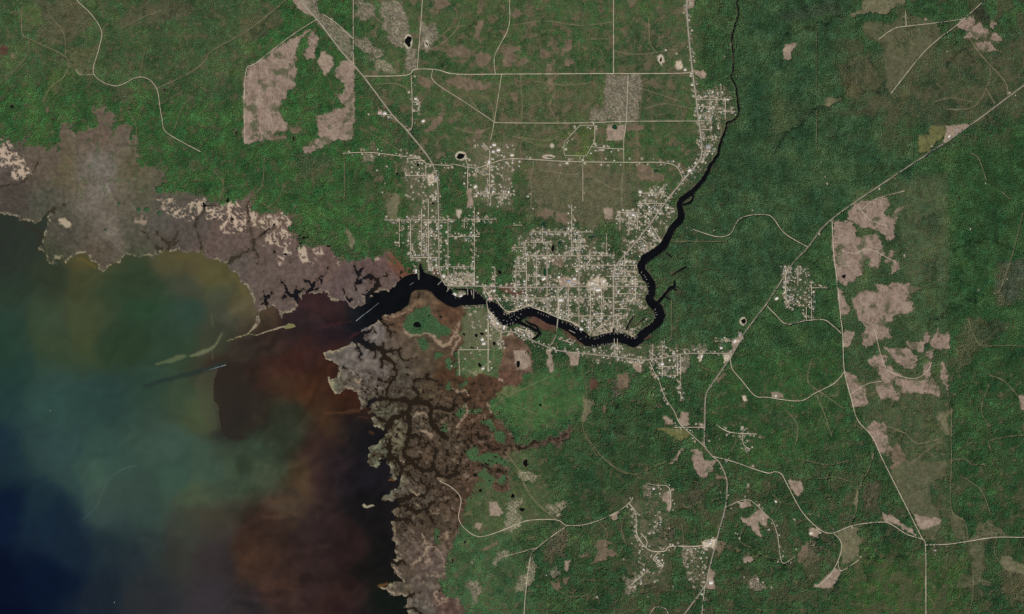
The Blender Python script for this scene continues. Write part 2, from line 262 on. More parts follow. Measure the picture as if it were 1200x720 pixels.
region([(640,500),(760,480),(760,600),(680,600),(640,560)], 16, (53,79,47), 1, 12, (54,62,40))
region([(1000,430),(1112,440),(1112,545),(1060,560)], 8, (58,80,46), .82, 9, (84,84,60))
region([(1000,640),(1130,660),(1130,770),(960,770)], 14, (58,87,44), .92, 10, (66,74,46))
region([(840,420),(985,410),(1000,520),(880,560),(830,500)], 10, (51,84,44), .96, 10, (60,72,44))
region([(1000,225),(1060,205),(1112,200),(1112,640),(1085,636),(1040,545),(1000,470),(990,400),(985,340)], 2.0, (66,86,54), .84, 8, (92,90,66), warp=3, amt=.55)
region([(720,60),(800,0),(800,140),(740,140)], 12, (50,78,46), .85, 9, (84,84,60), amt=.8)
# olive or brown stands inside the forest
for (pts, col, den) in [([(138,27),(150,32),(165,25),(180,30),(227,18),(225,5),(200,0),(170,0),(150,15)],(78,76,56),.7),([(80,52),(116,58),(110,85),(90,90),(78,75)],(84,86,58),.6),([(40,0),(90,0),(110,30),(60,55),(45,45)],(82,78,58),.7),([(25,5),(45,5),(50,30),(30,40)],(70,88,50),.8),([(60,80),(85,80),(95,100),(60,125),(52,120)],(68,88,48),.8),([(130,103),(155,103),(158,120),(140,122)],(74,74,54),.75),([(280,20),(330,10),(330,30),(300,48),(285,45)],(78,78,54),.7),
    ([(350,180),(390,190),(375,215),(345,208)],(70,78,52),.8),([(805,580),(815,575),(832,573),(825,590),(812,595)],(78,72,56),.7),([(780,612),(797,605),(792,627),(772,635)],(76,72,54),.7),([(757,683),(766,679),(776,688),(772,700),(760,698)],(76,70,52),.6),([(1015,565),(1032,564),(1027,595),(1010,600)],(82,76,60),.4),([(950,632),(965,640),(957,665),(940,665)],(92,86,66),.3),([(925,680),(957,665),(950,690),(925,690)],(72,78,52),.7),
    ([(986,77),(1007,62),(1020,72),(1022,100),(1007,112),(987,110)],(78,78,54),.7),([(900,120),(950,115),(950,135),(915,165),(905,180)],(66,80,52),.8),([(915,15),(985,0),(985,20),(920,22)],(60,72,52),.9),([(640,640),(655,625),(665,625),(660,650),(645,660),(640,655)],(88,80,64),.4),([(590,470),(575,465),(600,440),(612,455)],(96,100,64),.5),([(1170,310),(1200,300),(1200,350),(1165,360)],(86,84,66),.7),([(1130,370),(1190,380),(1150,410),(1125,440),(1112,430)],(78,80,56),.75),([(1180,665),(1210,670),(1210,720),(1170,690)],(84,80,58),.7),
    ([(720,470),(735,450),(738,440),(730,436),(722,442)],(98,86,76),.2),([(895,480),(940,490),(935,510),(905,500)],(60,78,50),.9),([(560,0),(600,0),(600,85),(555,85),(540,40)],(62,78,46),.8),([(840,30),(830,5),(850,0),(858,40)],(66,82,50),.85),([(660,150),(695,150),(690,185),(664,182)],(72,86,46),.85)]:
    s, m = soft(pts, 16, -2.0, 2.0); m = m * .8 * (.55 + .9 * n6[s]).clip(0, 1)
    mixc(FOR, s, m, col); DEN[s] = DEN[s] * (1 - m) + den * m; mixc(FLR, s, m, np.array(col) * 1.12)
# stands of unlike age: mottled canopy colour
region([(541,372),(546,362),(570,362),(590,386),(588,440),(536,440),(536,405)], 3, (66,96,58), .7, 7, (92,98,66), warp=8)
FOR += (np.array((66, 94, 60), f4) - FOR) * GI[..., None]; DEN *= 1 - .25 * GI; HGT *= 1 - .5 * GI
FLR += (np.array((80, 98, 66), f4) - FLR) * GI[..., None]
east = sstep(800, 880, GX) * sstep(470, 380, GY)
FOR *= (1.05 + (n60 - .5) * .30 + (n25 - .5) * .34 + (n12 - .5) * .30 + (n6 - .5) * .22 + (n3 - .5) * .12)[..., None]
FOR[..., 0] *= 0.74 + 0.34 * n25 + .14 * n60; FOR[..., 2] *= 0.92 + 0.16 * n12
sfield = fbm(13, 94, 4, .55) + .25 * (fbm(45, 95, 2) - .5)
tract = sstep(415, 440, GX) * sstep(830, 800, GX) * sstep(270, 220, GY)
lowst = sstep(.53, .56, sfield) * (1 - .75 * east) * (.5 + .5 * tract)          # younger stands: lower, more olive, thinner
HGT *= (0.8 + 0.4 * n12) * (1 - .38 * lowst) * (.74 + .52 * fbm(4.2, 98, 2))
FOR += (np.array((66, 84, 50), f4) - FOR) * (lowst * .42)[..., None]
DEN *= 1 - .16 * lowst
drain = sstep(.86, .93, ridged(30, 96, 3)) * (1 - .3 * east)     # wet drains: tall dark trees
FOR *= (1 - .12 * drain)[..., None]; HGT *= 1 + .3 * drain
mix2 = sstep(.56, .61, fbm(19, 111, 4) + .3 * (n60 - .5)) * np.maximum(tract * .4, np.maximum(sstep(640, 720, GX) * sstep(520, 580, GY), sstep(960, 1010, GX) * sstep(190, 150, GY)))
FOR += (np.array((84, 82, 58), f4) - FOR) * (mix2 * .6)[..., None]; DEN *= 1 - .12 * mix2; HGT *= 1 - .35 * mix2
mix3 = sstep(.60, .64, fbm(24, 112, 4)) * (1 - tract)
FOR *= (1 - .08 * mix3)[..., None]; HGT *= 1 + .25 * mix3
for p in ([(985,116,1.2),(962,128,1.4),(935,148,1.6),(905,178,1.6)],[(1005,112,1),(1022,106,1),(1040,112,1)],[(1115,290,1.2),(1160,280,1.2),(1205,300,1)],[(900,60,1),(930,40,1.2),(985,22,1)],[(1110,80,1),(1125,60,1.2),(1140,70,1)],[(690,520,1),(720,505,1),(750,515,1)],[(1090,380,1),(1120,360,1),(1150,350,1)],[(560,20,1),(545,45,1),(520,75,1)],[(610,50,1),(625,40,1),(650,45,1)],[(880,640,1),(900,650,1),(925,668,1)],[(1000,640,1),(1030,655,1),(1060,650,1)]):
    a = np.full((H, W), -50, f4); line_sdf(a, smooth_line(p, 5), pad=6, warp=14); m = sstep(-1.2, .6, a); FOR *= (1 - .30 * m)[..., None]; HGT *= 1 + .35 * m
gapn = sstep(.68, .76, fbm(7, 97, 3)) * (1 - .6 * east)           # small openings
DEN *= 1 - .75 * gapn; FLR += (np.array((96, 92, 64), f4) - FLR) * (gapn * .6)[..., None]
rows = (.5 + .5 * np.sin((GX * .9 + GY * .28 + WX * 3) * 1.5)) * sstep(925, 945, GX) * sstep(1008, 990, GX) * sstep(425, 450, GY) * sstep(545, 520, GY) * sstep(.45, .6, n25)
DEN *= 1 - .5 * sstep(.7, .95, rows); FLR += (np.array((92, 108, 70), f4) - FLR) * (rows * .7)[..., None]
br = sstep(.62, .67, fbm(14, 40, 4)) * sstep(415, 440, GX) * sstep(830, 800, GX) * sstep(250, 200, GY)   # cut-over gaps of the northern tract
DEN *= 1 - .6 * br; FLR += (np.array((102, 92, 70), f4) - FLR) * br[..., None]
br2 = sstep(.60, .68, fbm(12, 41, 4)) * .7 * (1 - .7 * east)
DEN *= 1 - .55 * br2; FLR += (np.array((90, 86, 62), f4) - FLR) * br2[..., None]
FLR *= (0.86 + 0.28 * n6)[..., None]
GRD = FLR.copy()

# marsh colours
mN = np.zeros((H, W, 3), f4); mN[:] = (98, 86, 78)
def tint(img, ctl, sig, wamp=18, softn=.03, pw=1.7):
    """blend of control colours (x, y, rgb) by inverse distance, warped"""
    x = GX + WXb * wamp * 2 + WX * 4; y = GY + WYb * wamp * 2 + WY * 4
    num = np.zeros((H, W, 3), f4); den = np.zeros((H, W), f4)
    for (cx, cy, c) in ctl:
        w = 1.0 / (((x - cx) ** 2 + (y - cy) ** 2) / (sig * sig) + softn) ** pw
        num += w[..., None] * np.array(c, f4); den += w
    return num / den[..., None]
mN = tint(mN, [(0,200,(88,78,72)),(20,230,(76,68,62)),(60,240,(78,78,66)),(50,195,(98,86,74)),(80,200,(98,88,68)),(110,150,(105,90,78)),(120,190,(116,108,100)),(122,230,(120,110,102)),(75,270,(82,76,66)),(60,300,(66,68,52)),(110,290,(88,78,66)),(120,270,(112,102,92)),(140,240,(102,94,80)),(165,225,(92,88,70)),(150,200,(96,88,68)),(170,275,(84,80,68)),(165,292,(70,74,56)),(195,262,(88,82,74)),(215,275,(84,76,70)),(250,285,(98,82,76)),(285,275,(98,82,76)),(280,305,(94,84,78)),(300,330,(98,84,78)),(320,310,(100,84,78)),(350,325,(102,86,80)),(395,330,(98,80,78)),(380,305,(102,82,76)),(430,310,(96,76,74)),(455,315,(96,76,74)),(410,345,(104,90,86)),(460,330,(102,84,80)),(474,316,(112,74,58)),(300,255,(104,88,76)),(340,255,(104,86,76))], 14)
mS = tint(mN, [(440,385,(118,108,102)),(432,402,(118,110,102)),(400,420,(106,98,88)),(420,430,(114,104,94)),(440,440,(110,100,90)),(395,450,(100,100,80)),(415,450,(108,98,84)),(470,400,(94,78,62)),(462,375,(96,72,52)),(478,360,(100,76,56)),(490,348,(104,84,62)),(500,348,(102,82,60)),(525,370,(92,66,46)),(500,400,(90,76,58)),(500,425,(84,72,54)),(475,440,(88,80,66)),(500,455,(88,74,52)),(520,440,(80,56,36)),(550,450,(78,54,34)),(570,450,(88,62,44)),(600,445,(98,70,54)),(600,405,(98,76,58)),(612,420,(122,100,82)),(620,418,(118,96,78)),(452,485,(100,100,78)),(470,465,(84,76,62)),(495,495,(96,84,68)),(530,500,(88,74,54)),(560,500,(92,68,50)),(575,520,(86,62,46)),(640,516,(100,78,66)),(443,530,(104,108,84)),(465,510,(112,106,80)),(500,525,(90,72,56)),(530,525,(90,76,58)),(490,540,(88,72,56)),(460,575,(104,102,82)),(500,570,(88,72,58)),(525,580,(84,66,50)),(490,590,(96,88,72)),(500,610,(80,66,50)),(470,620,(88,74,60)),(490,640,(96,80,68)),(480,660,(88,74,60)),(505,655,(98,82,72)),(525,630,(98,82,64)),(500,690,(94,82,70)),(475,690,(90,80,64)),(520,710,(92,70,60)),(490,712,(92,86,74)),(590,565,(104,76,60)),(600,540,(96,84,62)),(560,545,(90,68,52)),(555,590,(96,66,50))], 11, 10)
mtex = (0.84 + 0.32 * fbm(5, 20, 3) + 0.14 * (speck - .5))
mN *= (mtex * (0.88 + 0.20 * n12))[..., None] * np.array((.98, .985, .95), f4); mS *= (mtex * (0.70 + 0.50 * fbm(9, 21, 4)))[..., None]; gsm = mS.mean(2, keepdims=True); mS = gsm + (mS - gsm) * .95
GRD = GRD * (1 - MN[..., None]) + mN * MN[..., None]
GRD = GRD * (1 - MS[..., None]) + mS * MS[..., None]
# wet dark mud along the creeks and a pale shell fringe on the open shore
shore = np.exp(-((land - 1.0) / 0.9) ** 2) * np.clip(MN + MS, 0, 1)
nearsea = sstep(-6, -2, SEA_SD) * (1 - wb)
m = shore * nearsea * sstep(.36, .58, fbm(7, 22, 3)) * .9; GRD += (np.array((156, 146, 116), f4) - GRD) * m[..., None]
m = np.clip(1 - land / 2.6, 0, 1) * (MS + .35 * MN).clip(0, 1) * (1 - nearsea) * .55; GRD += (np.array((52, 42, 30), f4) - GRD) * m[..., None]
# maze of shallow dark drains in the southern marsh
dr = sstep(.70, .84, ridged(15, 24, 3) + .25 * (n6 - .5)) * MS * sstep(440, 470, GY) * sstep(700, 640, GY)
GRD += (np.array((58, 46, 32), f4) - GRD) * (dr * .75)[..., None]
pale = sstep(.60, .72, fbm(8, 25, 3) + .2 * (fbm(30, 26, 2) - .5)) * MS * sstep(440, 480, GY) * sstep(1.2, 3, land)      # drier crests between the drains
GRD += (np.array((138, 122, 104), f4) - GRD) * (pale * .5)[..., None]
# white salt flats
SALT_T = np.zeros((H, W), f4)
for (pts, th, col, wp) in [([(-30,164),(12,164),(17,172),(22,182),(32,192),(34,205),(28,213),(17,210),(14,196),(-30,194)],.42,(190,168,144),8),([(69,256),(76,255),(83,261),(84,267),(78,268),(70,263)],.2,(176,160,134),3),([(184,234),(206,232),(212,248),(203,256),(190,246)],.5,(176,156,132),5),([(202,252),(228,234),(242,232),(240,242),(226,262),(218,256),(206,256)],.5,(186,166,140),4),([(241,244),(252,240),(276,235),(289,252),(288,276),(278,276),(260,272),(252,258),(241,258)],.47,(194,172,146),4),([(290,240),(300,250),(320,252),(334,248),(342,262),(341,298),(334,300),(326,288),(308,288),(315,270),(296,266)],.46,(188,168,144),4),
        ([(348,289),(358,289),(361,306),(354,310)],.3,(186,166,144),3),([(365,292),(376,290),(381,299),(370,299)],.35,(182,162,140),3),([(322,300),(334,300),(332,312),(326,311)],.5,(176,154,136),3),([(390,298),(400,304),(398,313),(392,311)],.55,(180,160,140),3),([(436,301),(446,300),(446,307),(440,307)],.4,(176,150,130),2),([(362,304),(374,302),(373,310),(364,312)],.58,(170,148,132),3),([(155,252),(172,253),(172,264),(158,262)],.45,(150,130,110),4),([(299,246),(296,262),(294,250)],.2,(186,166,144),2)]:
    s, d = poly_sdf(pts, wp)
    m = sstep(-.8, .8, d) * np.maximum(sstep(th + .06, th + .16, fbm(7, 50, 4, .65)[s]), sstep(.76, .88, ridged(8, 51, 2)[s]) * .9); mixc(GRD, s, m * .92, np.array(col)); SALT_T[s] = np.maximum(SALT_T[s], m)
def streak(pts, col, amt=1.0, warp=6.5, f=.8, thr=None):
    a = np.full((H, W), -50, f4); line_sdf(a, smooth_line(pts, 4), pad=4, warp=warp)
    a = a + (n3 - .5) * 2.2
    m = sstep(-f, f, a) * amt * sstep(.2, .45, n3 * .5 + n6 * .5)
    if thr is not None: m = m * sstep(thr, thr + .15, n6)
    GRD[:] = GRD + (np.array(col, f4) - GRD) * m[..., None]; SALT_T[:] = np.maximum(SALT_T, m)
for p in [[(473,380,.8),(473,388,1),(481,393,1.2),(497,391,1.4),(508,394,1.6),(513,400,2.6),(518,404,2.4),(526,400,1.6),(532,394,1.6),(536,383,1.2),(540,376,.8)],[(536,392,1.4),(537,398,1),(530,407,2),(529,416,1)],[(455,374,.7),(478,364,.6),(487,358,.5)],[(569,425,.8),(562,432,1.6),(556,436,2.4),(549,434,1.6)],[(585,443,1.4),(590,448,1.8)],[(571,470,.9),(575,483,1)],[(544,476,1.4),(548,481,1.2),(545,490,1),(540,496,1.6),(537,505,.8)],[(568,489,1.3),(567,485,1)],[(531,457,1),(536,459,1.2),(542,459,.9),(550,462,.8)],[(498,637,.8),(505,640,1.3),(499,648,1.2),(495,654,1.2),(484,661,1)],[(499,660,1),(503,655,.8),(502,647,.6),(506,642,.8),(512,644,.8),(516,650,1),(519,652,1),(517,661,.7),(523,666,.7),(521,671,.6),(512,674,.5),(500,674,.5)],[(497,626,.8),(497,634,.7),(495,641,.6)],[(517,680,.6),(519,688,.7),(518,695,.6),(509,696,1),(512,703,1.2),(521,703,1),(524,699,.8)],[(505,708,.8),(512,708,.7),(521,707,.9)],[(533,697,.6),(537,702,.8),(545,701,.5)],[(488,486,1.5),(497,484,1.3),(500,489,1)],[(494,505,1.2),(500,508,1.8),(506,513,1.6)],[(440,466,.6),(438,470,.6)],[(512,560,1),(514,563,1.2),(520,565,.8)],[(482,573,.9),(488,578,1.2),(492,578,1)],[(485,586,.7),(490,592,1.2),(494,592,1)],[(508,603,.8),(514,603,1)],[(523,625,1.2),(524,630,1.6)],[(460,614,1),(463,620,.9),(462,632,.8)],[(459,664,.7),(463,670,.9),(471,679,.5)],[(449,690,.8),(462,696,.8),(474,697,.8)],[(414,445,.9),(419,448,.9),(423,446,.6)],[(402,456,.6),(411,454,.6),(420,458,.5)],[(381,415,.6),(381,419,.8),(387,422,.7)],[(530,540,1),(537,542,1.2)],[(490,530,.8),(494,532,.8)],[(469,540,1),(475,540,1)]]:
    streak(p, (168, 146, 120), .72)
for p in BARS: streak([(x, y, w * .8) for x, y, w in p], (168, 148, 116), .85)
for p in ISLETS[1:]: 
    s, m = soft(p, 1.5, -.5, .6); mixc(GRD, s, m, (150, 140, 116))
s, m = soft(ISLETS[0], 1.5, -.5, .6); mixc(GRD, s, m, (118, 116, 74))
GRD += (np.array((56, 88, 52), f4) - GRD) * (GI * (0.5 + .4 * n6))[..., None]

# ------------------------------------------------------------------ clearings: outline, colour key, label
KEY = {'p': (139, 120, 105), 'b': (112, 97, 78), 't': (148, 130, 112), 's': (190, 174, 150), 'o': (108, 104, 78), 'y': (104, 104, 64), 'r': (90, 64, 52), 'g': (122, 112, 95), 'l': (128, 122, 98), 'd': (92, 90, 66)}
CLEARINGS = [
 ([(363,35),(358,42),(348,50),(346,60),(345,85),(346,97),(339,107),(326,130),(335,145),(334,152),(322,152),(315,165),(300,166),(287,168),(286,117),(289,81),(299,76),(330,54)],'p','large ragged clear-cut beside the straight forest track, west of the bright green pine block'),
 ([(340,149),(350,147),(354,153),(348,158),(338,155)],'b','small brown clear-cut spot beside a thin dark pond'),
 ([(316,159),(337,158),(338,166),(316,166)],'b','low brown strip at the foot of the large ragged clear-cut'),
 ([(367,37),(375,45),(370,52),(367,58),(370,67),(361,69),(355,65),(362,55),(362,45)],'p','narrow bent pinkish clear-cut between the highway and the pine block'),
 ([(375,62),(382,60),(392,67),(391,78),(382,89),(379,87),(372,75)],'t','pinkish drop-shaped clear-cut inside the bright pine block'),
 ([(399,74),(414,75),(414,125),(411,160),(395,164),(375,172),(360,180),(357,175),(375,160),(371,136),(392,131),(405,125),(396,114),(405,106),(406,95),(394,92),(395,80)],'p','hook-shaped pinkish clear-cut with a straight eastern edge'),
 ([(340,-5),(372,-5),(376,14),(396,30),(410,42),(413,74),(400,62),(372,25),(350,2)],'g','grey-brown cleared wedge along the eastern side of the highway'),
 ([(338,-5),(352,-2),(370,22),(360,18),(352,14)],'t','small brown verge patch west of the highway at a track junction'),
 ([(444,2),(472,5),(480,38),(472,58),(460,52),(450,35)],'g','pale mottled cut-over tract beside the pond with a white rim'),
 ([(418,0),(440,4),(440,14),(428,28),(418,20)],'g','pale mottled cut-over patch east of the straight vertical road'),
 ([(416,40),(436,48),(450,62),(440,66),(418,58)],'g','thin grey cut-over belt below the pale mottled patch'),
 ([(432,67),(450,70),(465,80),(460,86),(440,82)],'l','pale speckled cut-over patch above the long east-west road'),
 ([(494,25),(512,30),(512,47),(500,60),(491,57)],'g','grey cut-over block around the small ring-shaped pond'),
 ([(475,58),(490,58),(488,80),(475,86)],'g','grey cut-over strip below the pond with a white rim'),
 ([(522,62),(530,55),(548,56),(553,62),(545,67),(525,68)],'b','brown oval clearing north of the long east-west road'),
 ([(555,62),(575,60),(578,70),(565,80),(558,74)],'b','ragged brown clearing beside the brown oval one'),
 ([(557,25),(567,21),(565,35),(561,42),(556,50)],'b','slender brown clearing north of the ragged brown one'),
 ([(508,0),(524,-4),(527,5),(520,13),(512,10)],'b','brown clearing west of a bent forest track'),
 ([(586,60),(600,55),(604,70),(600,82),(590,75)],'b','brown clearing east of the curved northern track'),
 ([(491,90),(500,92),(506,97),(502,106),(496,103)],'b','small brown wedge just below the long east-west road'),
 ([(512,135),(520,134),(518,146),(508,154),(498,152)],'b','brown streaked clearing east of the white-roofed hamlet'),
 ([(556,155),(560,150),(568,150),(565,162),(557,163)],'b','small brown clearing beside the slanting northern lane'),
 ([(522,92),(540,90),(575,100),(572,106),(540,104),(524,98)],'b','long brown streak below the long east-west road'),
 ([(710,88),(750,88),(750,142),(735,144),(716,140),(704,142),(692,144),(692,128),(706,130)],'g','grey rectangular cut-over plantation around a straight track'),
 ([(711,146),(734,146),(733,155),(731,165),(711,165)],'t','sandy square pit lot around a green pond'),
 ([(734,147),(754,147),(753,154),(735,155)],'b','brown strip beside the sandy pit lot'),
 ([(812,80),(828,84),(829,92),(822,93),(814,88)],'t','bare reddish ground at the highway junction'),
 ([(791,72),(798,71),(800,80),(793,83),(790,77)],'s','small bright sand pit west of the highway'),
 ([(769,65),(777,63),(779,70),(775,77),(771,72)],'s','sandy rim of a wedge-shaped pit pond'),
 ([(920,51),(936,51),(928,62),(926,72),(918,71),(918,60)],'t','lone tan square clearing in the dark eastern forest'),
 ([(1017,-5),(1062,-5),(1060,5),(1047,10),(1036,17),(1020,15),(1007,16),(1002,21),(995,20),(995,15),(1010,10)],'o','olive tailed field at the top of the eastern forest'),
 ([(1012,26),(1028,25),(1045,29),(1062,14),(1082,20),(1100,26),(1106,41),(1092,52),(1075,72),(1044,110),(1039,100),(1039,50),(1027,50),(1020,45),(1011,32)],'d','large brown and olive pasture cut by a slanting lane'),
 ([(1122,30),(1130,22),(1140,20),(1141,28),(1133,34),(1123,33)],'p','small pink clear-cut beside the slanting lane junction'),
 ([(1135,35),(1150,28),(1157,37),(1156,45),(1146,48),(1130,42)],'p','widest of the pink clear-cuts near a charred dark patch'),
 ([(1162,27),(1171,28),(1169,32),(1163,32)],'p','tiny pink clear-cut east of the widest pink one'),
 ([(1165,38),(1172,39),(1173,46),(1168,49),(1163,47)],'p','small upright pink clear-cut east of the widest pink one'),
 ([(1145,53),(1160,51),(1167,58),(1158,61),(1147,59)],'p','low pink clear-cut beside the bent eastern track'),
 ([(1076,159),(1089,159),(1089,147),(1108,147),(1107,158),(1090,178),(1077,180)],'y','yellowish field with a cut corner beside the diagonal highway'),
 ([(1109,147),(1133,146),(1136,149),(1112,164),(1105,166)],'t','farmyard ground with scattered trees beside the diagonal highway'),
 ([(964,122),(975,112),(986,117),(970,126)],'o','small pale green field by a narrow forest track'),
 ([(995,247),(1007,236),(1022,235),(1040,234),(1042,242),(1034,250),(1045,258),(1050,246),(1059,242),(1051,250),(1050,258),(1046,265),(1046,279),(1040,279),(1025,267),(1005,265),(996,257)],'p','branching pink clear-cut below the diagonal highway with a tail'),
 ([(975,261),(984,259),(997,262),(1005,280),(1012,276),(1029,276),(1035,297),(1029,314),(1022,312),(1022,300),(1016,305),(1010,320),(992,335),(982,330),(977,300)],'p','tall pink clear-cut around a small black pond'),
 ([(1047,306),(1054,307),(1054,317),(1045,319)],'p','small square pink clear-cut at the end of a logging track'),
 ([(1037,307),(1043,295),(1047,296),(1042,303)],'p','sliver of clear-cut beside a small square one'),
 ([(1000,350),(1010,344),(1020,342),(1030,344),(1027,334),(1040,337),(1062,331),(1077,338),(1060,345),(1065,352),(1072,362),(1060,367),(1040,375),(1036,382),(1044,387),(1045,394),(1030,397),(1022,402),(1017,410),(1014,405),(1009,395),(1015,387),(1010,380),(1004,365)],'p','large many-armed pink clear-cut with wooded gaps'),
 ([(981,341),(987,343),(992,355),(994,370),(986,370),(983,355)],'p','narrow upright clear-cut along the timber road'),
 ([(989,387),(1002,389),(1001,395),(994,410),(989,410)],'t','pale wedge of bare ground at the timber road bend'),
 ([(1037,407),(1055,410),(1065,411),(1076,420),(1070,432),(1054,427),(1045,422)],'p','blunt pink clear-cut north of the curved logging track'),
 ([(1064,402),(1082,400),(1085,391),(1089,395),(1083,403),(1081,412),(1066,410)],'p','crooked small clear-cut beside a blunt pink one'),
 ([(1090,399),(1100,385),(1102,392),(1112,391),(1112,407),(1095,409)],'p','pink clear-cut ending at the straight forest boundary'),
 ([(1087,412),(1092,410),(1094,417),(1089,421),(1086,417)],'p','small round clear-cut above the curved logging track'),
 ([(1082,432),(1090,425),(1092,440),(1084,444)],'p','small clear-cut around the end of the curved logging track'),
 ([(1017,422),(1025,417),(1035,420),(1040,430),(1057,440),(1047,445),(1052,470),(1042,465),(1032,466),(1025,450),(1032,445),(1029,430),(1020,427)],'p','hooked pink clear-cut along the bent logging track'),
 ([(1052,446),(1095,446),(1102,462),(1100,465),(1080,460),(1055,460)],'p','long straight-topped pink clear-cut below the curved logging track'),
 ([(991,437),(1000,440),(1010,452),(1014,457),(1014,475),(1002,479),(996,460)],'p','brown clear-cut east of the timber road junction'),
 ([(1105,427),(1109,427),(1112,460),(1107,452)],'p','thin upright strip of bare ground at the straight forest boundary'),
 ([(1015,502),(1025,495),(1036,498),(1042,512),(1044,530),(1036,533),(1022,512)],'p','brown leaf-shaped clear-cut beside the timber road'),
 ([(1052,520),(1058,530),(1064,545),(1054,556),(1044,550),(1044,530)],'b','brown burnt-looking patch next to the leaf-shaped clear-cut'),
 ([(1096,485),(1110,482),(1112,512),(1104,505)],'o','olive cut-over corner at the straight forest boundary'),
 ([(1042,556),(1060,540),(1110,542),(1110,559),(1090,567),(1090,585),(1103,604),(1100,616),(1097,634),(1085,634),(1066,600),(1046,562)],'d','broad hazy brown cut-over tract east of the timber road'),
 ([(1070,604),(1098,606),(1104,610),(1096,616),(1080,622),(1072,614)],'t','pale sandy heart of the broad cut-over tract'),
 ([(1032,600),(1036,602),(1045,604),(1070,622),(1072,627),(1055,617),(1035,611)],'t','sandy clearing with dark windrows above the road junction'),
 ([(1144,626),(1147,615),(1160,611),(1167,617),(1182,625),(1180,629),(1165,630),(1152,635),(1155,647),(1150,665),(1152,677),(1161,684),(1157,687),(1142,686),(1132,690),(1122,689),(1122,685),(1135,684),(1142,667),(1142,652),(1136,647),(1137,637)],'d','long boot-shaped brown meadow crossing the eastern road'),
 ([(1172,657),(1182,652),(1191,660),(1215,665),(1215,675),(1187,672),(1177,665)],'o','brown meadow beside a bent track in the far south-east'),
 ([(1112,612),(1116,600),(1122,607),(1132,615),(1134,635),(1120,632)],'d','brown cut-over triangle along the bent eastern track'),
 ([(1195,463),(1206,464),(1206,482),(1196,478)],'t','small tan clearing at the end of a winding eastern track'),
 ([(922,564),(940,564),(941,575),(936,584),(931,580)],'t','pale triangular pit beside the curving south-eastern road'),
 ([(949,620),(960,620),(961,630),(950,630)],'t','square sandy yard at the bend of the south-eastern road'),
 ([(978,625),(995,618),(1007,618),(1007,650),(986,666),(987,640)],'o','olive striped plantation inside the fork of sandy roads'),
 ([(955,686),(965,677),(980,665),(985,670),(975,690),(955,690)],'t','sandy spread at the end of the southern sandy road'),
 ([(936,640),(948,636),(945,655),(936,660)],'b','brown yard clearing beside a crooked farm lane'),
 ([(1000,578),(1004,570),(1006,590),(1003,598)],'o','thin pale strip along the logging road fork'),
 ([(640,594),(655,590),(668,585),(658,598),(655,607),(645,602)],'l','pale comet-shaped clearing beside the slanting marsh road'),
 ([(596,586),(611,584),(612,590),(606,599),(612,606),(604,620),(588,626),(592,610),(592,599)],'l','pale finely striped plantation crossed by the marsh road'),
 ([(609,551),(620,549),(627,558),(624,563),(611,561)],'l','pale fenced patch beside the slanting marsh road'),
 ([(622,652),(626,660),(626,672),(622,685),(605,697),(602,690),(615,670),(620,657)],'l','striped pale plantation along the southern sandy lane'),
 ([(576,659),(584,650),(592,646),(600,648),(588,656),(580,664)],'l','small striped pale patch in the southern green scrub'),
 ([(574,588),(581,587),(589,600),(586,605),(575,606)],'t','rounded tan clearing south of the black marsh ponds'),
 ([(570,640),(583,634),(580,641),(566,648)],'b','thin brown streak in the southern green scrub'),
 ([(546,684),(560,680),(563,690),(560,700),(555,711),(554,700),(550,692)],'g','brown forked clearing in the southern green scrub'),
 ([(555,618),(558,613),(565,614),(562,621)],'t','small tan spot north of the curving marsh road'),
 ([(697,637),(704,635),(717,635),(714,646),(730,650),(712,656),(695,662),(694,659),(702,647)],'b','brown forked clear-cut in the southern woods'),
 ([(677,649),(687,645),(689,649),(681,652)],'b','small brown spot west of the forked clear-cut'),
 ([(661,657),(669,656),(666,670),(662,667)],'t','small upright tan clearing in the southern woods'),
 ([(641,683),(655,684),(660,690),(650,692)],'b','flat brown clearing in the southern woods'),
 ([(660,677),(666,678),(665,685),(660,684)],'b','little round brown clearing in the southern woods'),
 ([(642,670),(655,666),(656,674),(645,679)],'g','grey-brown thinned patch in the southern woods'),
 ([(715,602),(725,600),(724,609),(717,610)],'t','small tan clearing on the winding southern track'),
 ([(752,572),(760,567),(766,575),(764,584),(755,581)],'g','pale round clearing at the head of the southern hamlet lane'),
 ([(777,577),(785,575),(788,592),(784,600),(780,600),(781,590),(776,587)],'t','narrow cleared strip along the curved southern hamlet lane'),
 ([(810,525),(820,527),(826,541),(840,541),(835,549),(825,560),(820,555),(812,543)],'p','pinkish notch-shaped clear-cut west of the highway bend'),
 ([(838,555),(851,560),(850,565),(838,562)],'b','brown strip just inside the highway bend'),
 ([(797,640),(809,640),(807,665),(799,665)],'g','grey-brown upright lot west of the sandy crossroads'),
 ([(822,635),(839,631),(840,640),(835,645),(825,643)],'s','bright bare sand lot at the southern crossroads'),
 ([(830,665),(839,672),(837,690),(828,691),(828,676)],'t','pale yard along the southern highway below the sand lot'),
 ([(840,634),(850,636),(846,646),(838,650)],'b','brown lot on the eastern side of the southern crossroads'),
 ([(867,590),(876,586),(882,594),(869,597)],'t','tan yard at the bend of the eastern farm lane'),
 ([(867,607),(877,607),(890,597),(900,605),(897,617),(887,613),(894,630),(887,629),(877,617)],'t','branching sandy yards along the eastern farm lane'),
 ([(870,653),(884,652),(884,658),(872,659)],'t','small tan lot in the woods east of the southern highway'),
 ([(874,690),(885,675),(902,690),(890,692)],'g','grey thinned lot in the woods south-east of the crossroads'),
 ([(732,675),(748,690),(735,700),(731,695)],'g','pale slanting lot at the end of the south hamlet lane'),
 ([(641,409),(647,409),(647,436),(641,436)],'t','straight tan strip running south from the bridge road'),
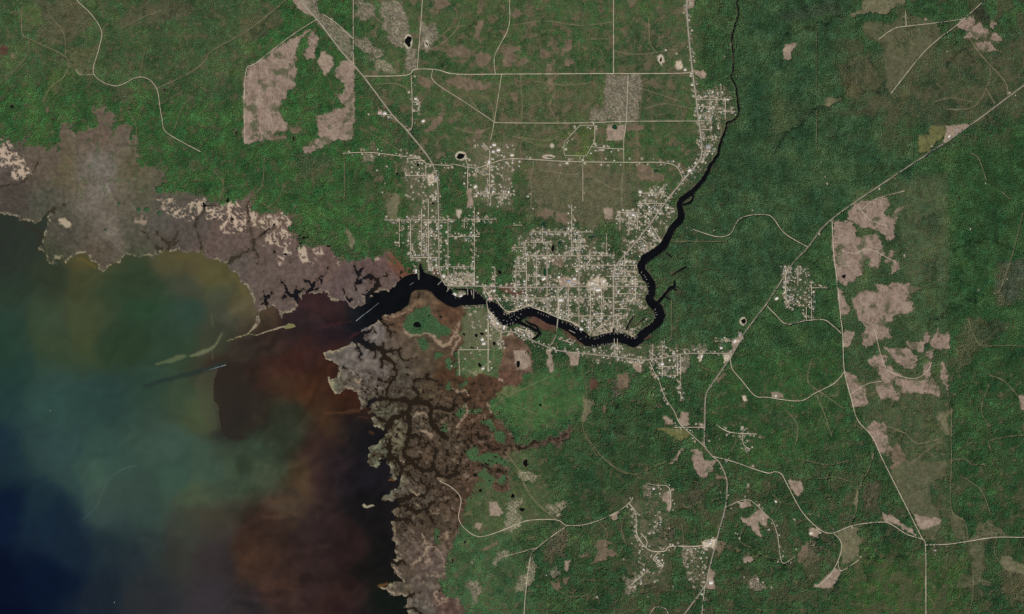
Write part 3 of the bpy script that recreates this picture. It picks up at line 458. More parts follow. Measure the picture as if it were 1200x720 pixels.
 ([(664,413),(680,413),(682,420),(677,430),(671,429)],'t','tan cleared lot on the southern river road'),
 ([(602,412),(612,410),(620,412),(622,425),(615,432),(605,435)],'t','round tan bare flat around a dark crescent pond'),
 ([(690,445),(695,442),(701,445),(702,452),(696,457),(690,454)],'r','round reddish wetland clearing in the southern woods'),
 ([(723,437),(735,436),(736,450),(730,459),(724,454)],'b','brown oval wetland clearing in the southern woods'),
 ([(713,444),(716,443),(717,447),(714,448)],'r','tiny reddish wetland spot between two round clearings'),
 ([(682,465),(695,470),(694,478),(688,495),(682,499),(684,480)],'o','pale striped wedge in the southern woods'),
 ([(705,480),(709,474),(710,482),(706,490)],'b','thin brown wedge east of the pale striped one'),
 ([(740,425),(752,424),(751,436),(742,434)],'t','pinkish square yard on the southern river road'),
 ([(807,406),(827,406),(826,414),(808,414)],'g','grey field north of the southern river road'),
 ([(800,415),(808,415),(807,435),(799,436)],'g','grey field south of the southern river road'),
 ([(818,415),(825,414),(824,424),(820,426)],'s','bright sandy drive south of the southern river road'),
 ([(857,400),(867,390),(872,394),(862,410),(857,411)],'t','tan commercial yard beside the diagonal highway'),
 ([(846,417),(858,413),(856,421),(849,426)],'s','bright bare ground at the highway and river road junction'),
 ([(840,448),(850,437),(850,441),(842,450)],'b','brown sliver along the highway south of the junction'),
 ([(799,482),(806,482),(808,497),(797,499),(795,492)],'t','tan clearing at the top of the diagonal country road'),
 ([(776,490),(782,488),(790,496),(780,498)],'t','small tan yard west of the diagonal country road'),
 ([(767,502),(785,501),(800,502),(809,510),(800,517),(785,511)],'y','pale green pasture along the diagonal country road'),
 ([(817,496),(826,497),(826,503),(818,503)],'t','tan yard at the highway crossing'),
 ([(788,538),(800,525),(802,528),(792,540),(780,548)],'t','slanting tan strip in the southern woods'),
 ([(870,465),(875,464),(877,470),(872,472)],'s','small bright spot south of the curved sandy road'),
 ([(903,461),(911,458),(918,463),(918,467),(903,466)],'t','half-round sandy pit on the curved sandy road'),
 ([(747,192),(765,193),(770,204),(782,205),(778,212),(747,212),(745,202)],'b','brown cut-over block between the two town roads'),
 ([(706,244),(718,244),(718,256),(712,258),(709,250)],'t','tan tapered strip north of the town'),
 ([(628,250),(640,246),(650,250),(644,257),(633,256)],'b','brown dry pond bed north of the town streets'),
 ([(652,252),(663,250),(668,256),(662,264),(653,260)],'b','ring-edged brown dry pond bed beside the northern lane'),
 ([(644,303),(655,302),(663,308),(658,313),(648,311)],'b','brown dry pond bed in the middle of town'),
 ([(688,258),(700,256),(700,272),(686,270)],'d','brown overgrown lots north of the town streets'),
 ([(654,324),(665,324),(679,328),(684,335),(670,336),(654,335)],'t','broad tan school field in the middle of town'),
 ([(688,330),(700,324),(710,328),(710,337),(698,341),(690,340)],'s','bright parking ground round the white town hall block'),
 ([(500,204),(507,203),(513,212),(513,216),(503,217)],'s','bright bare lot at the western highway corner'),
 ([(452,228),(468,228),(468,258),(460,258),(453,245)],'o','olive field with a sandy edge west of the town streets'),
 ([(548,222),(555,222),(555,243),(548,243)],'t','pinkish bare strip beside the western town lane'),
 ([(534,245),(543,245),(541,252),(537,257)],'s','bright white sand lot among trees in the western town'),
 ([(406,268),(411,272),(418,288),(415,293),(411,293),(407,278)],'o','pale slim clearing in the green forest above the marsh'),
 ([(425,180),(437,180),(437,190),(425,192)],'g','grey thinned lot on the western town road'),
 ([(586,335),(600,332),(605,338),(592,342),(585,340)],'r','dark reddish wet ground beside the waterfront road'),
 ([(590,340),(612,340),(615,345),(602,347),(591,343)],'r','dark reddish marsh pocket south of the waterfront road'),
 ([(503,317),(513,316),(515,324),(508,324)],'r','small reddish marsh pocket at the river mouth'),
 ([(754,398),(764,390),(766,394),(758,401)],'r','brown marsh strip on the southern river bank'),
 ([(618,371),(640,374),(651,381),(654,392),(645,388),(630,386),(622,378)],'r','reddish island marsh between the river and the canal'),
 ([(657,383),(672,391),(683,401),(678,405),(664,394)],'r','reddish marsh strip on the southern bank by the bridge'),
 ([(0,54),(6,56),(11,60),(5,63),(0,62)],'r','small reddish clearing at the western edge of the pines'),
 ([(13,65),(18,63),(18,69),(14,70)],'b','tiny brown clearing by the western forest track'),
 ([(145,145),(152,146),(156,152),(152,155),(147,150)],'b','small brown flat north of the salt marsh'),
 ([(82,124),(86,124),(86,127),(82,127)],'b','tiny brown spot in the western pines'),
 ([(55,125),(60,125),(60,130),(55,130)],'b','small round brown spot in the western pines'),
 ([(604,12),(612,16),(606,22),(598,16)],'b','small brown clearing at the northern tract edge'),
 ([(610,73),(615,68),(620,76),(612,80)],'b','small brown clearing above the long straight road'),
 ([(633,60),(642,55),(644,65),(636,70)],'b','small brown clearing north of the long straight road'),
 ([(638,76),(646,74),(648,84),(640,84)],'b','small brown clearing touching the long straight road'),
 ([(662,50),(672,46),(672,56),(660,64),(656,62)],'b','slanting brown clearing in the northern tract'),
 ([(663,72),(670,68),(671,76),(664,78)],'b','little brown clearing in the northern tract'),
 ([(598,57),(610,54),(612,60),(600,62)],'b','flat brown clearing in the northern tract'),
 ([(620,24),(630,26),(628,32),(620,30)],'b','faint brown clearing in the northern tract'),
 ([(640,94),(648,96),(646,108),(640,102)],'b','small brown clearing below the long straight road'),
 ([(598,110),(606,110),(605,120),(598,118)],'b','small brown clearing west of the town track'),
 ([(735,0),(743,0),(742,8),(736,9)],'b','little brown clearing east of the northern road'),
 ([(808,-5),(815,-2),(815,8),(808,12)],'t','pale roadside yard on the northern highway'),
]
# dark burn near the pink clear-cuts
for pts in ([(1140,14),(1152,8),(1162,20),(1160,28),(1150,26)],[(1082,34),(1090,32),(1096,48),(1088,50)],[(1040,530),(1052,526),(1056,540),(1048,546)],[(1060,452),(1066,450),(1066,458),(1060,458)]):
    s, m = soft(pts, 8, -2.5, 3); mixc(FLR, s, m * .8, (58, 52, 44)); mixc(GRD, s, m * .8, (58, 52, 44)); mixc(FOR, s, m * .7, (50, 52, 40))
CLR_ID = np.full((H, W), -1, np.int32)
CLR_M = np.zeros((H, W), f4)
grain = fbm(4, 60, 3); grain2 = fbm(9, 61, 3)
for i, (pts, k, lab) in enumerate(CLEARINGS):
    wp = 8.0 if k in 'pbdor' else (10.0 if k in 'gl' else 5.0)
    s, d = poly_sdf(pts, wp, 8)
    if s is None: continue
    if k == 'p': d = d + .9
    fe = 1.1 if k in 'pbtr' else 1.8
    m = sstep(-.7 * fe, .7 * fe, d) * (1 - MN[s] * .9)
    base = np.array(KEY[k], f4) * (.74 + .26 * grain[s] + .26 * grain2[s])[..., None]
    sp = .0
    if k in 'gl':
        base = base * (.84 + .32 * (speck[s] > .55))[..., None]
    if k == 'p':                                          # windrows and regrowth
        veg = sstep(.60, .72, fbm(14, 300 + i % 5, 4)[s]) * .7
        base = base * (1 - veg[..., None]) + np.array((86, 84, 62), f4) * veg[..., None]
        ang = (i * 1.7) % 3.1; base = base * (1 + .09 * np.sin((GX[s] * math.cos(ang) + GY[s] * math.sin(ang) + WX[s] * 6) * 2.1))[..., None]
        pl = sstep(.56, .70, fbm(16, 310 + i % 4, 4)[s]) * .5
        base = base * (1 - pl[..., None]) + np.array((164, 144, 126), f4) * pl[..., None]
    if k == 'l':                                          # planting rows
        row = (.5 + .5 * np.sin((GX[s] * .35 + GY[s] * 1.1 + WX[s] * 3) * 2.6)); base = base * (.80 + .36 * row)[..., None]
    GRD[s] = GRD[s] * (1 - m[..., None]) + base * m[..., None]
    dk = {'p': .03, 'b': .08, 't': .03, 's': .01, 'o': .07, 'y': .05, 'r': .06, 'g': .30, 'l': .22, 'd': .34}[k]
    dkm = dk + (veg * .35 if k == 'p' else 0)
    DEN[s] = DEN[s] * (1 - m) + dkm * m
    HGT[s] = HGT[s] * (1 - .45 * m)
    CLR_M[s] = np.maximum(CLR_M[s], m)
    q = CLR_ID[s]; q[d > 0] = i; CLR_ID[s] = q
for (x, y) in [(478.5, 49), (500, 51), (774, 69), (871, 377), (540, 183), (643, 184), (647, 171)]:   # sandy rims of dug ponds
    r = {478.5: (5, 8.6), 500: (2.6, 4.6), 774: (3.2, 5), 871: (4.4, 5.4), 540: (6.6, 5.4), 643: (7.5, 2.4), 647: (2.2, 3)}[x]
    s = clip_box(x - 12, x + 12, y - 12, y + 12)
    q = np.sqrt(((GX[s] - x) / r[0]) ** 2 + ((GY[s] - y) / r[1]) ** 2)
    m = sstep(1.12, .92, q); mixc(GRD, s, m * .9, (192, 180, 158)); DEN[s] *= 1 - m
DEN *= 1 - np.clip(MN * 1.02, 0, 1); DEN *= 1 - np.clip(MS * 1.02, 0, 1)
tx = sstep(.66, .74, fbm(9, 63, 3)) * sstep(180, 120, np.abs(GY - 215) + np.abs(GX - 150) * .2) * MN     # wooded spots near the upper marsh edge
DEN = np.maximum(DEN, tx * .5 * sstep(60, 100, GX) * sstep(250, 225, GY)); HGT = np.where(tx > .3, 7, HGT)

# ------------------------------------------------------------------ roads (x, y list, half width px, kind, houses per px of length, zone)
RD = []
def R(pts, w=.5, k='s', hs=0.0, smooth=True): RD.append((pts, w, k, hs, smooth))
R([(338,-40),(352,0),(371,22),(400,60),(426,90),(460,135),(476,152),(499,180),(507,193)],.95,'h',0)
R([(507,193),(512,208),(513.5,232),(514,257),(514.5,300),(515,317),(520,331),(526,335),(556,335.5),(600,337),(645,336.8),(690,336),(757,336)],.62,'h',.42)
R([(400,180),(420,179),(437,179),(461,182),(490,186),(500,192),(507,193),(526,194),(531,192.5),(547,196),(559,197),(572,193),(595,186.5),(631,187.5),(655,189),(690,190),(730,190.5),(787,192.5),(801,212)],.5,'s',.16)
R([(426,89.5),(475,88.5),(487,81.5),(512,82),(535,87),(600,87),(700,86.5),(798,86),(812,82)],.55,'s',0)
R([(414,-40),(414,75)],.45,'s'); R([(495,-40),(495,0),(489,81)],.42,'s'); R([(482,88),(483,147),(476,152)],.42,'s',.12)
R([(597,-40),(597,0),(596,32),(580,65),(580.5,87)],.42,'s'); R([(588,87),(579,144),(575,164)],.36,'s'); R([(579,144),(640,144.5),(692,144),(732,142.5),(817,142)],.4,'s')
R([(507,82),(509,96),(545,120),(579,143)],.38,'s'); R([(719,-40),(719,86)],.48,'s'); R([(736,88),(734,140),(731,165),(731,190)],.4,'s')
R([(731,190),(729,215),(729,245)],.28,'f')
R([(806,-40),(805,8),(806,30),(811,80),(815,110),(818,135),(822,165),(822,182),(817,192),(800,212),(780,237),(760,265),(740,290),(723,310),(719,322),(719,345),(719,385)],.82,'h',.34)
R([(1240,72),(1199,101),(1137,147),(1090,179),(1050,205),(975,257),(947,290),(927,312),(900,354),(875,387),(856,419),(835,450),(827,465),(826,500),(826,522),(835,535),(843,542),(851,560),(852,575),(850,595),(840,632),(830,672),(826,687),(802,720),(780,750)],.72,'h',.015)
R([(826,687),(823,715),(821,760)],.5,'s',.12)
R([(856,419),(858,432),(870,447),(885,464),(900,466),(937,470),(955,461),(975,451),(985,442),(989,436)],.52,'s')
R([(975,258),(977,297),(981,330),(985,370),(987.5,392),(989.5,435),(997,465),(1005,492),(1022,512),(1035,540),(1065,600),(1080,630),(1084.5,640),(1085,690),(1085,760)],.55,'s')
R([(835,535),(857,540.5),(897,554),(908,553),(916,556),(922,567),(940,600),(960,620),(975,625),(1000,616),(1032,612),(1045,615),(1062,626),(1081,632)],.55,'s',.03)
R([(977,625),(986,637),(983,655),(972,675),(955,689)],.5,'s'); R([(982,657),(986,669),(1007,656)],.45,'s')
R([(1084.5,639),(1110,638),(1132,635),(1165,630),(1200,630),(1240,630)],.55,'s'); R([(1115,480),(1115,540),(1115,597),(1131,612),(1134,635)],.34,'f')
R([(1024,530),(1019,548),(1005,577),(1004,597),(996,616)],.4,'f')
R([(812,269),(837,277),(850,277),(857,273),(862,263),(868,256),(882,252),(899,252),(907,257),(920,274),(947,290)],.5,'s')
R([(899,359),(910,370),(922,380),(945,376),(965,375),(975,381),(986,391)],.52,'s')
R([(574,377),(586,389),(600,389),(622,398.5),(642,407),(660,412),(720,418),(750,422),(775,420),(800,415),(830,414.5),(857,414)],.58,'h',.3)
R([(651.5,394),(648,401),(644,406)],.6,'h'); R([(654,337),(654,372.5)],.5,'s',.55)
R([(572,375),(572,436)],.46,'s',.2); R([(537.5,410),(574,410)],.42,'s',.15); R([(537.5,410),(538.5,440)],.4,'s'); R([(587,390),(587,409)],.4,'s',.3)
R([(515,564),(530,572),(540,585),(537.5,607),(545,620),(560,629),(577,626),(600,617),(620,610),(652,609.5),(665,616),(690,614),(720,602),(737,590),(742,583)],.48,'s')
R([(665,616),(645,630),(630,642),(622,652),(617,685),(614,722),(613,760)],.48,'s'); R([(590,652),(600,650),(630,642)],.36,'s'); R([(652,610),(625,585),(612,562),(609,552)],.38,'f'); R([(609,552),(600,540),(592,530)],.25,'f')
R([(737,590),(745,602),(746,625),(755,640),(764,646),(779,646),(786,640.5),(820,640),(839,632)],.48,'s',.2); R([(759,567),(770,569),(782,570),(786,580),(785,599)],.48,'s',.15)
R([(772,647),(766,656),(777,662),(774,667)],.4,'s',.4); R([(760,668),(750,677),(740,685)],.4,'s',.4); R([(752,626),(758,634),(757,642)],.36,'s',.5); R([(771,600),(770,616),(762,626)],.3,'f',.3)
R([(850,595),(877,586),(900,606),(905,610),(911,627),(915,655),(920,660),(932,652)],.44,'s',.12)
R([(772,445),(779,465),(790,482),(797,497),(812,511),(826,524)],.46,'s',.14); R([(790,501),(826,501)],.36,'s',.25); R([(842,500),(857,507),(887,509)],.46,'s',.4); R([(871,500),(871,520),(880,527)],.36,'s',.5)
R([(787,351),(787,395),(782,399)],.3,'f'); R([(797.5,416),(798,470)],.4,'s',.45); R([(790,283),(820,283.5),(852,283)],.28,'f')
R([(957,20),(957,60),(957,110)],.22,'f'); R([(957,130),(957,175)],.3,'f'); R([(1160,-5),(1122,29),(1085,59),(1044,110)],.46,'s'); R([(1127,23),(1097,27),(1062,31),(1047,34),(1030,46)],.42,'s'); R([(1062,31),(1061,12)],.34,'s')
R([(1134,42),(1150,65),(1177,95),(1181,111)],.38,'f'); R([(1160,80),(1160,95),(1142,125),(1110,129)],.32,'f'); R([(1155,103),(1166,122)],.4,'f'); R([(1137,180),(1147,186),(1156,212)],.4,'f'); R([(1174,225),(1184,234)],.4,'f'); R([(1199,250),(1187,297),(1177,327),(1168,350)],.28,'f')
R([(1135,375),(1141,392),(1150,405),(1175,405),(1200,406)],.36,'f'); R([(1157,439),(1177,447),(1195,467)],.34,'f'); R([(1161,527),(1162,516),(1200,510)],.34,'f'); R([(1115,540),(1130,538),(1140,545),(1155,544)],.3,'f')
R([(1025,387),(1035,425),(1045,437),(1070,444),(1085,437),(1092,425)],.38,'s'); R([(997,462),(1017,450),(1033,447)],.36,'s'); R([(1007,243),(1020,258),(1040,265)],.34,'s'); R([(1010,246),(1025,234),(1060,224)],.34,'s'); R([(985,293),(1000,297),(1020,293),(1050,308)],.34,'s')
R([(80,-20),(90,0),(107,17),(119,37),(116,57),(110,87),(135,101),(160,91),(174,93),(184,105),(187,122),(190,140),(196,156),(235,178)],.44,'s'); R([(110,87.5),(94,87.5),(89,81)],.34,'s')
R([(26,8),(26,39),(37,47),(65,60),(77,67),(81,75),(75,90),(60,102),(50,120)],.36,'f'); R([(34,47),(32,65),(15,85),(0,100)],.22,'f'); R([(184,104),(220,87),(240,72),(247,61),(275,45),(300,29),(335,0),(350,-20)],.34,'f')
R([(371,23),(340,43),(300,74),(289,81),(286,117),(287,169)],.4,'s'); R([(414,75),(415,125),(412,160)],.28,'f'); R([(379,17),(395,28),(406,38),(414,46)],.4,'s'); R([(189,122),(215,107)],.22,'f'); R([(170,60),(163,91)],.2,'f')
R([(460,135),(443,134)],.4,'s',.4); R([(990,480),(965,462),(947,447),(952,420)],.3,'f'); R([(957,463),(968,490),(975,512)],.34,'f')
R([(1132,635),(1166,625),(1166,650),(1185,672)],.26,'f'); R([(1085,695),(1095,708)],.3,'f'); R([(700,530),(722,550),(736,556)],.2,'f'); R([(683,436),(688,465),(683,500),(700,535)],.24,'f')
R([(690,700),(697,690),(703,708)],.22,'f'); R([(762,720),(768,712),(780,714),(784,724)],.4,'s')
for p in [[(432,12),(450,30),(470,50),(489,60)],[(500,60),(520,50),(535,35),(540,20)],[(512,47),(528,34),(545,30)],[(545,87),(548,110),(560,128)],[(610,87),(612,120),(611,144)],[(640,87),(650,105),(645,125),(655,144)],[(690,46),(712,46)],[(760,20),(762,50),(770,62)],[(740,100),(770,110),(800,120)],[(755,128),(780,122),(812,128)],[(625,95),(660,100),(690,98)],[(600,30),(640,25),(680,30),(719,26)],[(719,60),(750,64),(790,58)],[(440,100),(462,98),(478,104)],[(430,134),(443,134)],[(420,150),(450,165),(470,178)],[(532,150),(556,156),(575,150)],[(600,160),(640,165),(655,160)],[(640,200),(672,205),(683,200)],[(690,205),(720,222),(729,216)],[(560,110),(575,120),(579,140)],[(470,12),(475,30),(474,50)],[(610,180),(612,165),(630,170),(645,172)],
 [(860,505),(862,520),(855,530)],[(905,580),(915,590),(910,600)],[(870,620),(868,635),(880,642)],[(890,650),(905,655),(915,656)],[(700,610),(712,625),(708,640)],[(800,590),(806,595),(822,588)],[(799,615),(801,630),(801,640)],[(650,690),(670,700),(690,698)],[(735,600),(728,620),(735,640)],[(945,540),(970,545),(995,540)],[(955,562),(980,560),(1000,566)],[(920,480),(935,500),(930,530)],[(1040,500),(1060,508),(1075,520),(1100,515)],[(1065,545),(1085,530),(1100,518)],[(1130,560),(1150,575),(1160,600)],[(1140,660),(1140,700),(1135,720)],[(1160,450),(1150,480),(1160,500)],[(1135,60),(1155,55),(1175,62)],[(1095,120),(1115,115),(1140,120)],[(820,430),(840,436),(860,430)],[(60,20),(75,40),(77,66)],[(140,35),(165,22),(190,12)],[(230,110),(215,125),(205,150)],[(150,130),(160,150),(158,170)],[(250,200),(262,215),(258,232)],[(310,185),(308,215),(302,225)],[(335,214),(325,235),(312,244)],[(404,190),(404,230)],[(180,250),(195,240),(205,235)],[(585,470),(605,460),(630,448),(650,440)],[(600,475),(615,480),(630,486)],[(690,515),(710,540),(740,556),(760,550),(790,538)]]: R(p, .26, 'f')
# town streets
def V(x, y0, y1, hs=.6, w=.34): R([(x, y0), (x, y1)], w, 's', hs, False)
def Hh(y, x0, x1, hs=.6, w=.34): R([(x0, y), (x1, y)], w, 's', hs, False)
for a in [(468,257,290,.25),(481,258,302,.45),(494,245,300,.6),(502,234,318,.6),(525,258,340,.5),(556,243,335,.45),(580,313,337,.35),(544,257,268,.4),(545,277,284,.3),(548,196,222,.35),(499,194,207,.5),(587,229,241,.6),(575,228,241,.6),(558,197,208,.7),(566,197,206,.6),(573.5,193,227,1.0),(604.5,304,337,.6),(617,300,337,.6),(628.5,300,337,.6),(641,283,367,.6),(666,337,376,.8),(678.5,270,382,.8),(692,337,388,.85),(670,240,300,.5),(705,337,381,.8),(711,274,300,.5),(691,300,311,.6),(745,324,352,.7),(636,265,284,.6),(614,284,300,.5),(701,322,337,.4),(726.5,247,270,.7),(747,250,270,.7),(737,250,276,.6),(778,216,228,.5),(832,105,145,.6),(719.8,397,419,.9),(723.5,397,419,.7),(765,404,424,.6),(776,400,440,.5),(794,416,440,.5),(921,312,358,.8),(951,330,376,.55),(935,312,335,.7),(683,192,236,.05),(845,100,117,.4),(850,115,140,.5),(732,300,322,.4),(655,350,370,.5),(617,337,358,.5),(606,347,360,.5)]: V(*a)
for a in [(258,450,535,.4),(277,490,514,.6),(277.5,525,562,.4),(257,544,582,.5),(302,481,514,.6),(313,502,556,.6),(206,475,499,.5),(227.5,555,603,.5),(300,615,720,.7),(311,678,746.5,.75),(311.5,605,617,.7),(349.5,590,718,.7),(324,711,745,.7),(370.5,655,735,.8),(272,622,695,.9),(290,600,614,.6),(284,612,641,.8),(290,670,684,.8),(284,670,686,.7),(344.5,719,745,.75),(354,719,745,.75),(362,719,735,.7),(249,727,750,.7),(226.5,750,778,.75),(238.5,747,778,.7),(250,755,775,.7),(244.5,780,790,1.2),(117,816,836,.5),(162,822,836,.8),(152,822,834,.8),(141.8,817,834,.6),(337.5,951,970,.3),(125,818,832,.6),(135,818,832,.6),(131,842,862,.4),(117,836,856,.3),(178,822,838,.8),(400,838,857,.3),(318,604,617,.4),(324.5,617,641,.5),(330.5,720,755,.7),(318,728,747,.7),(306,728,746,.6),(440,768,795,.5),(430,772,795,.4),(264,602,612,.2),(188.5,484,498,.5),(186,476,490,.3)]: Hh(*a)
R([(606,304),(615,300.5)],.36,'s',.5); R([(717,370),(712,376),(705,381),(698,386)],.36,'s',.6); R([(580,349),(590,362),(600,365.5),(619,358.5),(627,361.5),(641,366.5),(654,372.5),(667,376.5),(677,381.5)],.44,'s',1.0)
R([(764,265),(773,280)],.36,'s',.8); R([(758,270),(770,282)],.36,'s',.9); R([(750,278),(759,286)],.36,'s',.9); R([(785,233),(778,228)],.4,'s',.5); R([(745,352),(757,362)],.32,'s',.5)
R([(625,190),(625,196),(621,210),(623,219),(622,245)],.3,'f',.1); R([(657,189),(658,197),(654,214)],.3,'f',.1); R([(661,180),(661,167),(680,147),(697,147),(697,165),(687,183),(662,182.5),(661,178)],.4,'s',.16,False); R([(692,172),(712,174),(732,175)],.4,'s',.35); R([(684,183),(684,189)],.36,'s')
R([(840,128),(842,108),(838,98)],.3,'f',.3); R([(836,118),(845,150),(843,165)],.3,'f',.8); R([(924,312),(920,330),(923,356),(930,362)],.36,'s',.9); R([(945,360),(945,376)],.36,'s',.7)
R([(761,424),(771,445)],.34,'s',.3); R([(757,230),(790,262)],.01,'n',0)
RD = [r for r in RD if r[2] != 'n']
R([(550,200),(545,185)],.3,'s',.2); R([(493,120),(484,120)],.4,'s',1.2); R([(492,130),(484,131)],.4,'s',1.2); R([(566,168),(574,178),(572,193)],.42,'s',.8)
R([(577,389),(592,374)],.01,'n'); RD = [r for r in RD if r[2] != 'n']
R([(570,353),(573,366),(580,376),(586,383)],.36,'s',1.2); R([(605,384),(616,388),(626,393)],.36,'s',.9); R([(655,398),(673,403)],.36,'s',.5)
R([(530,345),(545,345)],.3,'s',.6); R([(552,340),(553,346)],.3,'s',.5); R([(568,340),(577,352)],.4,'s',1.0)

RTONE = {'h': (160, 151, 135), 's': (198, 187, 162), 'f': (140, 134, 102)}
RD = [(p_, w_ * (.60 if h_ < .2 else .80), k_, h_, s_) for p_, w_, k_, h_, s_ in RD]
RS = []
ROADD = np.full((H, W), -50, f4)
for (pts, w, k, hs, sm) in RD:
    p = smooth_line(pts, 8) if sm and len(pts) > 2 else pts
    q = [tuple(p[0])]
    for a, b in zip(p[:-1], p[1:]):
        n = max(1, int(math.hypot(b[0] - a[0], b[1] - a[1]) / 3.0))
        for t in range(1, n + 1): q.append((a[0] + (b[0] - a[0]) * t / n, a[1] + (b[1] - a[1]) * t / n))
    RS.append(q)
    line_sdf(ROADD, [(x, y, w) for x, y in q], pad=4)
    if k == 'h':                                           # mown verge of the highways
        a = np.full((H, W), -50, f4); line_sdf(a, [(x, y, w + .55) for x, y in q], pad=3)
        m = sstep(-.5, .5, a) * .7; GRD += (np.array((120, 114, 90), f4) - GRD) * m[..., None]
DEN *= sstep(-.55, -1.1, ROADD)

# ------------------------------------------------------------------ town: house sites along the streets
rh = random.Random(21)
sites = []; occ = {}; vac = fbm(15, 110, 3)
def free(x, y, r):
    cx, cy = int(x // 3), int(y // 3)
    for a in (-1, 0, 1):
        for b in (-1, 0, 1):
            for (u, v, q) in occ.get((cx + a, cy + b), ()):
                if (u - x) ** 2 + (v - y) ** 2 < (r + q) ** 2: return False
    return True
def smp(arr, x, y):
    i = int(round(x)) + M; j = int(round(y)) + M
    return arr[min(max(j, 0), H - 1), min(max(i, 0), W - 1)]
def site(x, y, ang, size, kind='house'):
    r = size * .05 + .05
    if rh.random() > .24 + 2.6 * (smp(vac, x, y) - .30): return False
    if smp(land, x, y) < 1.0 or smp(ROADD, x, y) > -.7 or not free(x, y, r): return False
    occ.setdefault((int(x // 3), int(y // 3)), []).append((x, y, r))
    sites.append((x, y, ang, size, kind)); return True
BIG = [  # x, y, length m, width m, angle deg, roof key, label
 (667,330,46,22,-14,'blue','long blue-grey roofed school wing on the tan school field'),(672,333,40,20,0,'grey','grey roofed school hall on the tan school field'),(673,327,30,18,-10,'white','white roofed school annex north of the school hall'),
 (701,340,58,26,0,'white','largest white flat-roofed building on the bright town parking ground'),(694,332,34,20,0,'white','white building west of the bright town parking ground centre'),(707,330,30,20,90,'white','pale building at the edge of the bright town parking ground'),
 (681,386,34,24,-15,'white','bright white riverside hall at the river bend east of the bridge'),(579,341,24,20,0,'white','white waterfront shed above the pink-roofed boatyard'),(575,350,44,26,-20,'pink','pink roofed boatyard shed on the river bank'),
 (487.5,318,42,18,90,'white','white marina shed beside the narrow boat basin'),(520,324,36,20,-40,'white','white shed on the river mouth shore'),(533,345,36,20,-60,'white','white marina shed on the small boat pier block'),(540,347,30,18,10,'white','low white marina shed on the boat pier block'),
 (590.5,384,44,18,80,'white','white boat storage shed on the southern bank'),(583,379,36,18,-45,'white','white boat shed along the southern bank lane'),(445,132,40,22,0,'pink','reddish roofed depot beside the western highway'),(451,133,34,20,0,'white','white depot block beside the western highway'),
 (487,116,30,18,0,'white','white shed in the hamlet on the short northern lane'),(496,142,30,22,20,'white','pale barn south of the northern hamlet'),(579,170,36,20,0,'white','white barn at the top of the north town lane'),(584,176,36,20,0,'white','white roofed warehouse with tan yard by the north town lane'),(578,178,28,20,0,'white','square white shed by the north town lane'),(573,190,28,20,80,'white','white store at the bend of the town road'),
 (511,209,40,26,30,'grey','grey store on the bright lot at the western highway corner'),(557,219,34,24,40,'white','pale barn beside the pinkish bare strip'),(600,182,32,18,0,'white','white house with pale yard on the town road'),(808,200,36,22,20,'white','white store at the highway by the upper river'),(750,225,30,20,0,'white','white building at the head of the small subdivision'),
 (742,252,30,22,0,'white','pale square building in the north-east street block'),(830,172,50,40,0,'grey','wide grey industrial roof between highway and upper river'),(861,400,34,20,50,'white','white warehouse on the tan yard by the diagonal highway'),(867,392,40,16,50,'grey','long grey shed on the tan yard by the diagonal highway'),(845,408,30,20,0,'white','white barn near the highway junction'),
 (822,418,30,18,80,'white','white barn by the bright sandy drive'),(776,427,30,22,0,'white','bright white roof on the southern river road'),(832,637,30,20,20,'white','pale shed on the bright sand lot'),(833,683,40,30,0,'white','large pale roof beside the southern highway yard'),(950,625,30,20,10,'white','pale shed on the square sandy yard'),(909,588,26,18,0,'white','white barn off the curving south-eastern road'),(909,464,22,16,0,'white','bright white plant in the half-round sandy pit'),
 (910,350,36,26,40,'white','white store beside the diagonal highway east of the river'),(1112,160,26,18,35,'white','white farmhouse on the farmyard by the diagonal highway'),(1121,152,22,14,35,'grey','grey barn on the farmyard by the diagonal highway'),(766,573,22,16,0,'white','pale house on the round clearing at the hamlet head'),(657,352,44,26,0,'white','white church block west of the bridge road'),(655,325,26,20,0,'white','pale community house on the school field edge'),
 (432,0,.1,.1,0,'x',''),(803,82,24,18,0,'white','white hut by the small bright sand pit'),(637,327,40,26,30,'white','large white roof at a crossroads west of the school'),(616,352,30,22,0,'white','white roof south of the dark marsh pocket'),(567,403,34,20,0,'white','white shed by the southern peninsula airstrip lane'),(565,398,30,22,30,'white','pale boat shed among dark ponds on the southern peninsula'),(566,432,24,18,30,'white','bright white house at the sandy marsh edge')]
BIG = [b for b in BIG if b[5] != 'x']
for b in BIG: occ.setdefault((int(b[0] // 3), int(b[1] // 3)), []).append((b[0], b[1], b[2] * .05 + .3))
for (pts, w, k, hs, sm), q in zip(RD, RS):
    if hs <= 0: continue
    for a, b in zip(q[:-1], q[1:]):
        L = math.hypot(b[0] - a[0], b[1] - a[1])
        if L < 1e-3: continue
        ux, uy = (b[0] - a[0]) / L, (b[1] - a[1]) / L
        n = L * hs * 1.9
        n = int(n) + (rh.random() < n - int(n))
        for _ in range(n):
            t = rh.random() * L; sd = rh.choice((-1, 1)); off = w + rh.choice((1.1, 1.3, 1.7, 2.4, 3.4)) + rh.random() * .7
            x = a[0] + ux * t - uy * off * sd; y = a[1] + uy * t + ux * off * sd
            size = rh.choice((9, 10, 11, 12, 12, 13, 14, 16, 18, 22))
            site(x, y, math.atan2(-uy, ux) + rh.choice((0, math.pi / 2)) + rh.gauss(0, .12), size)
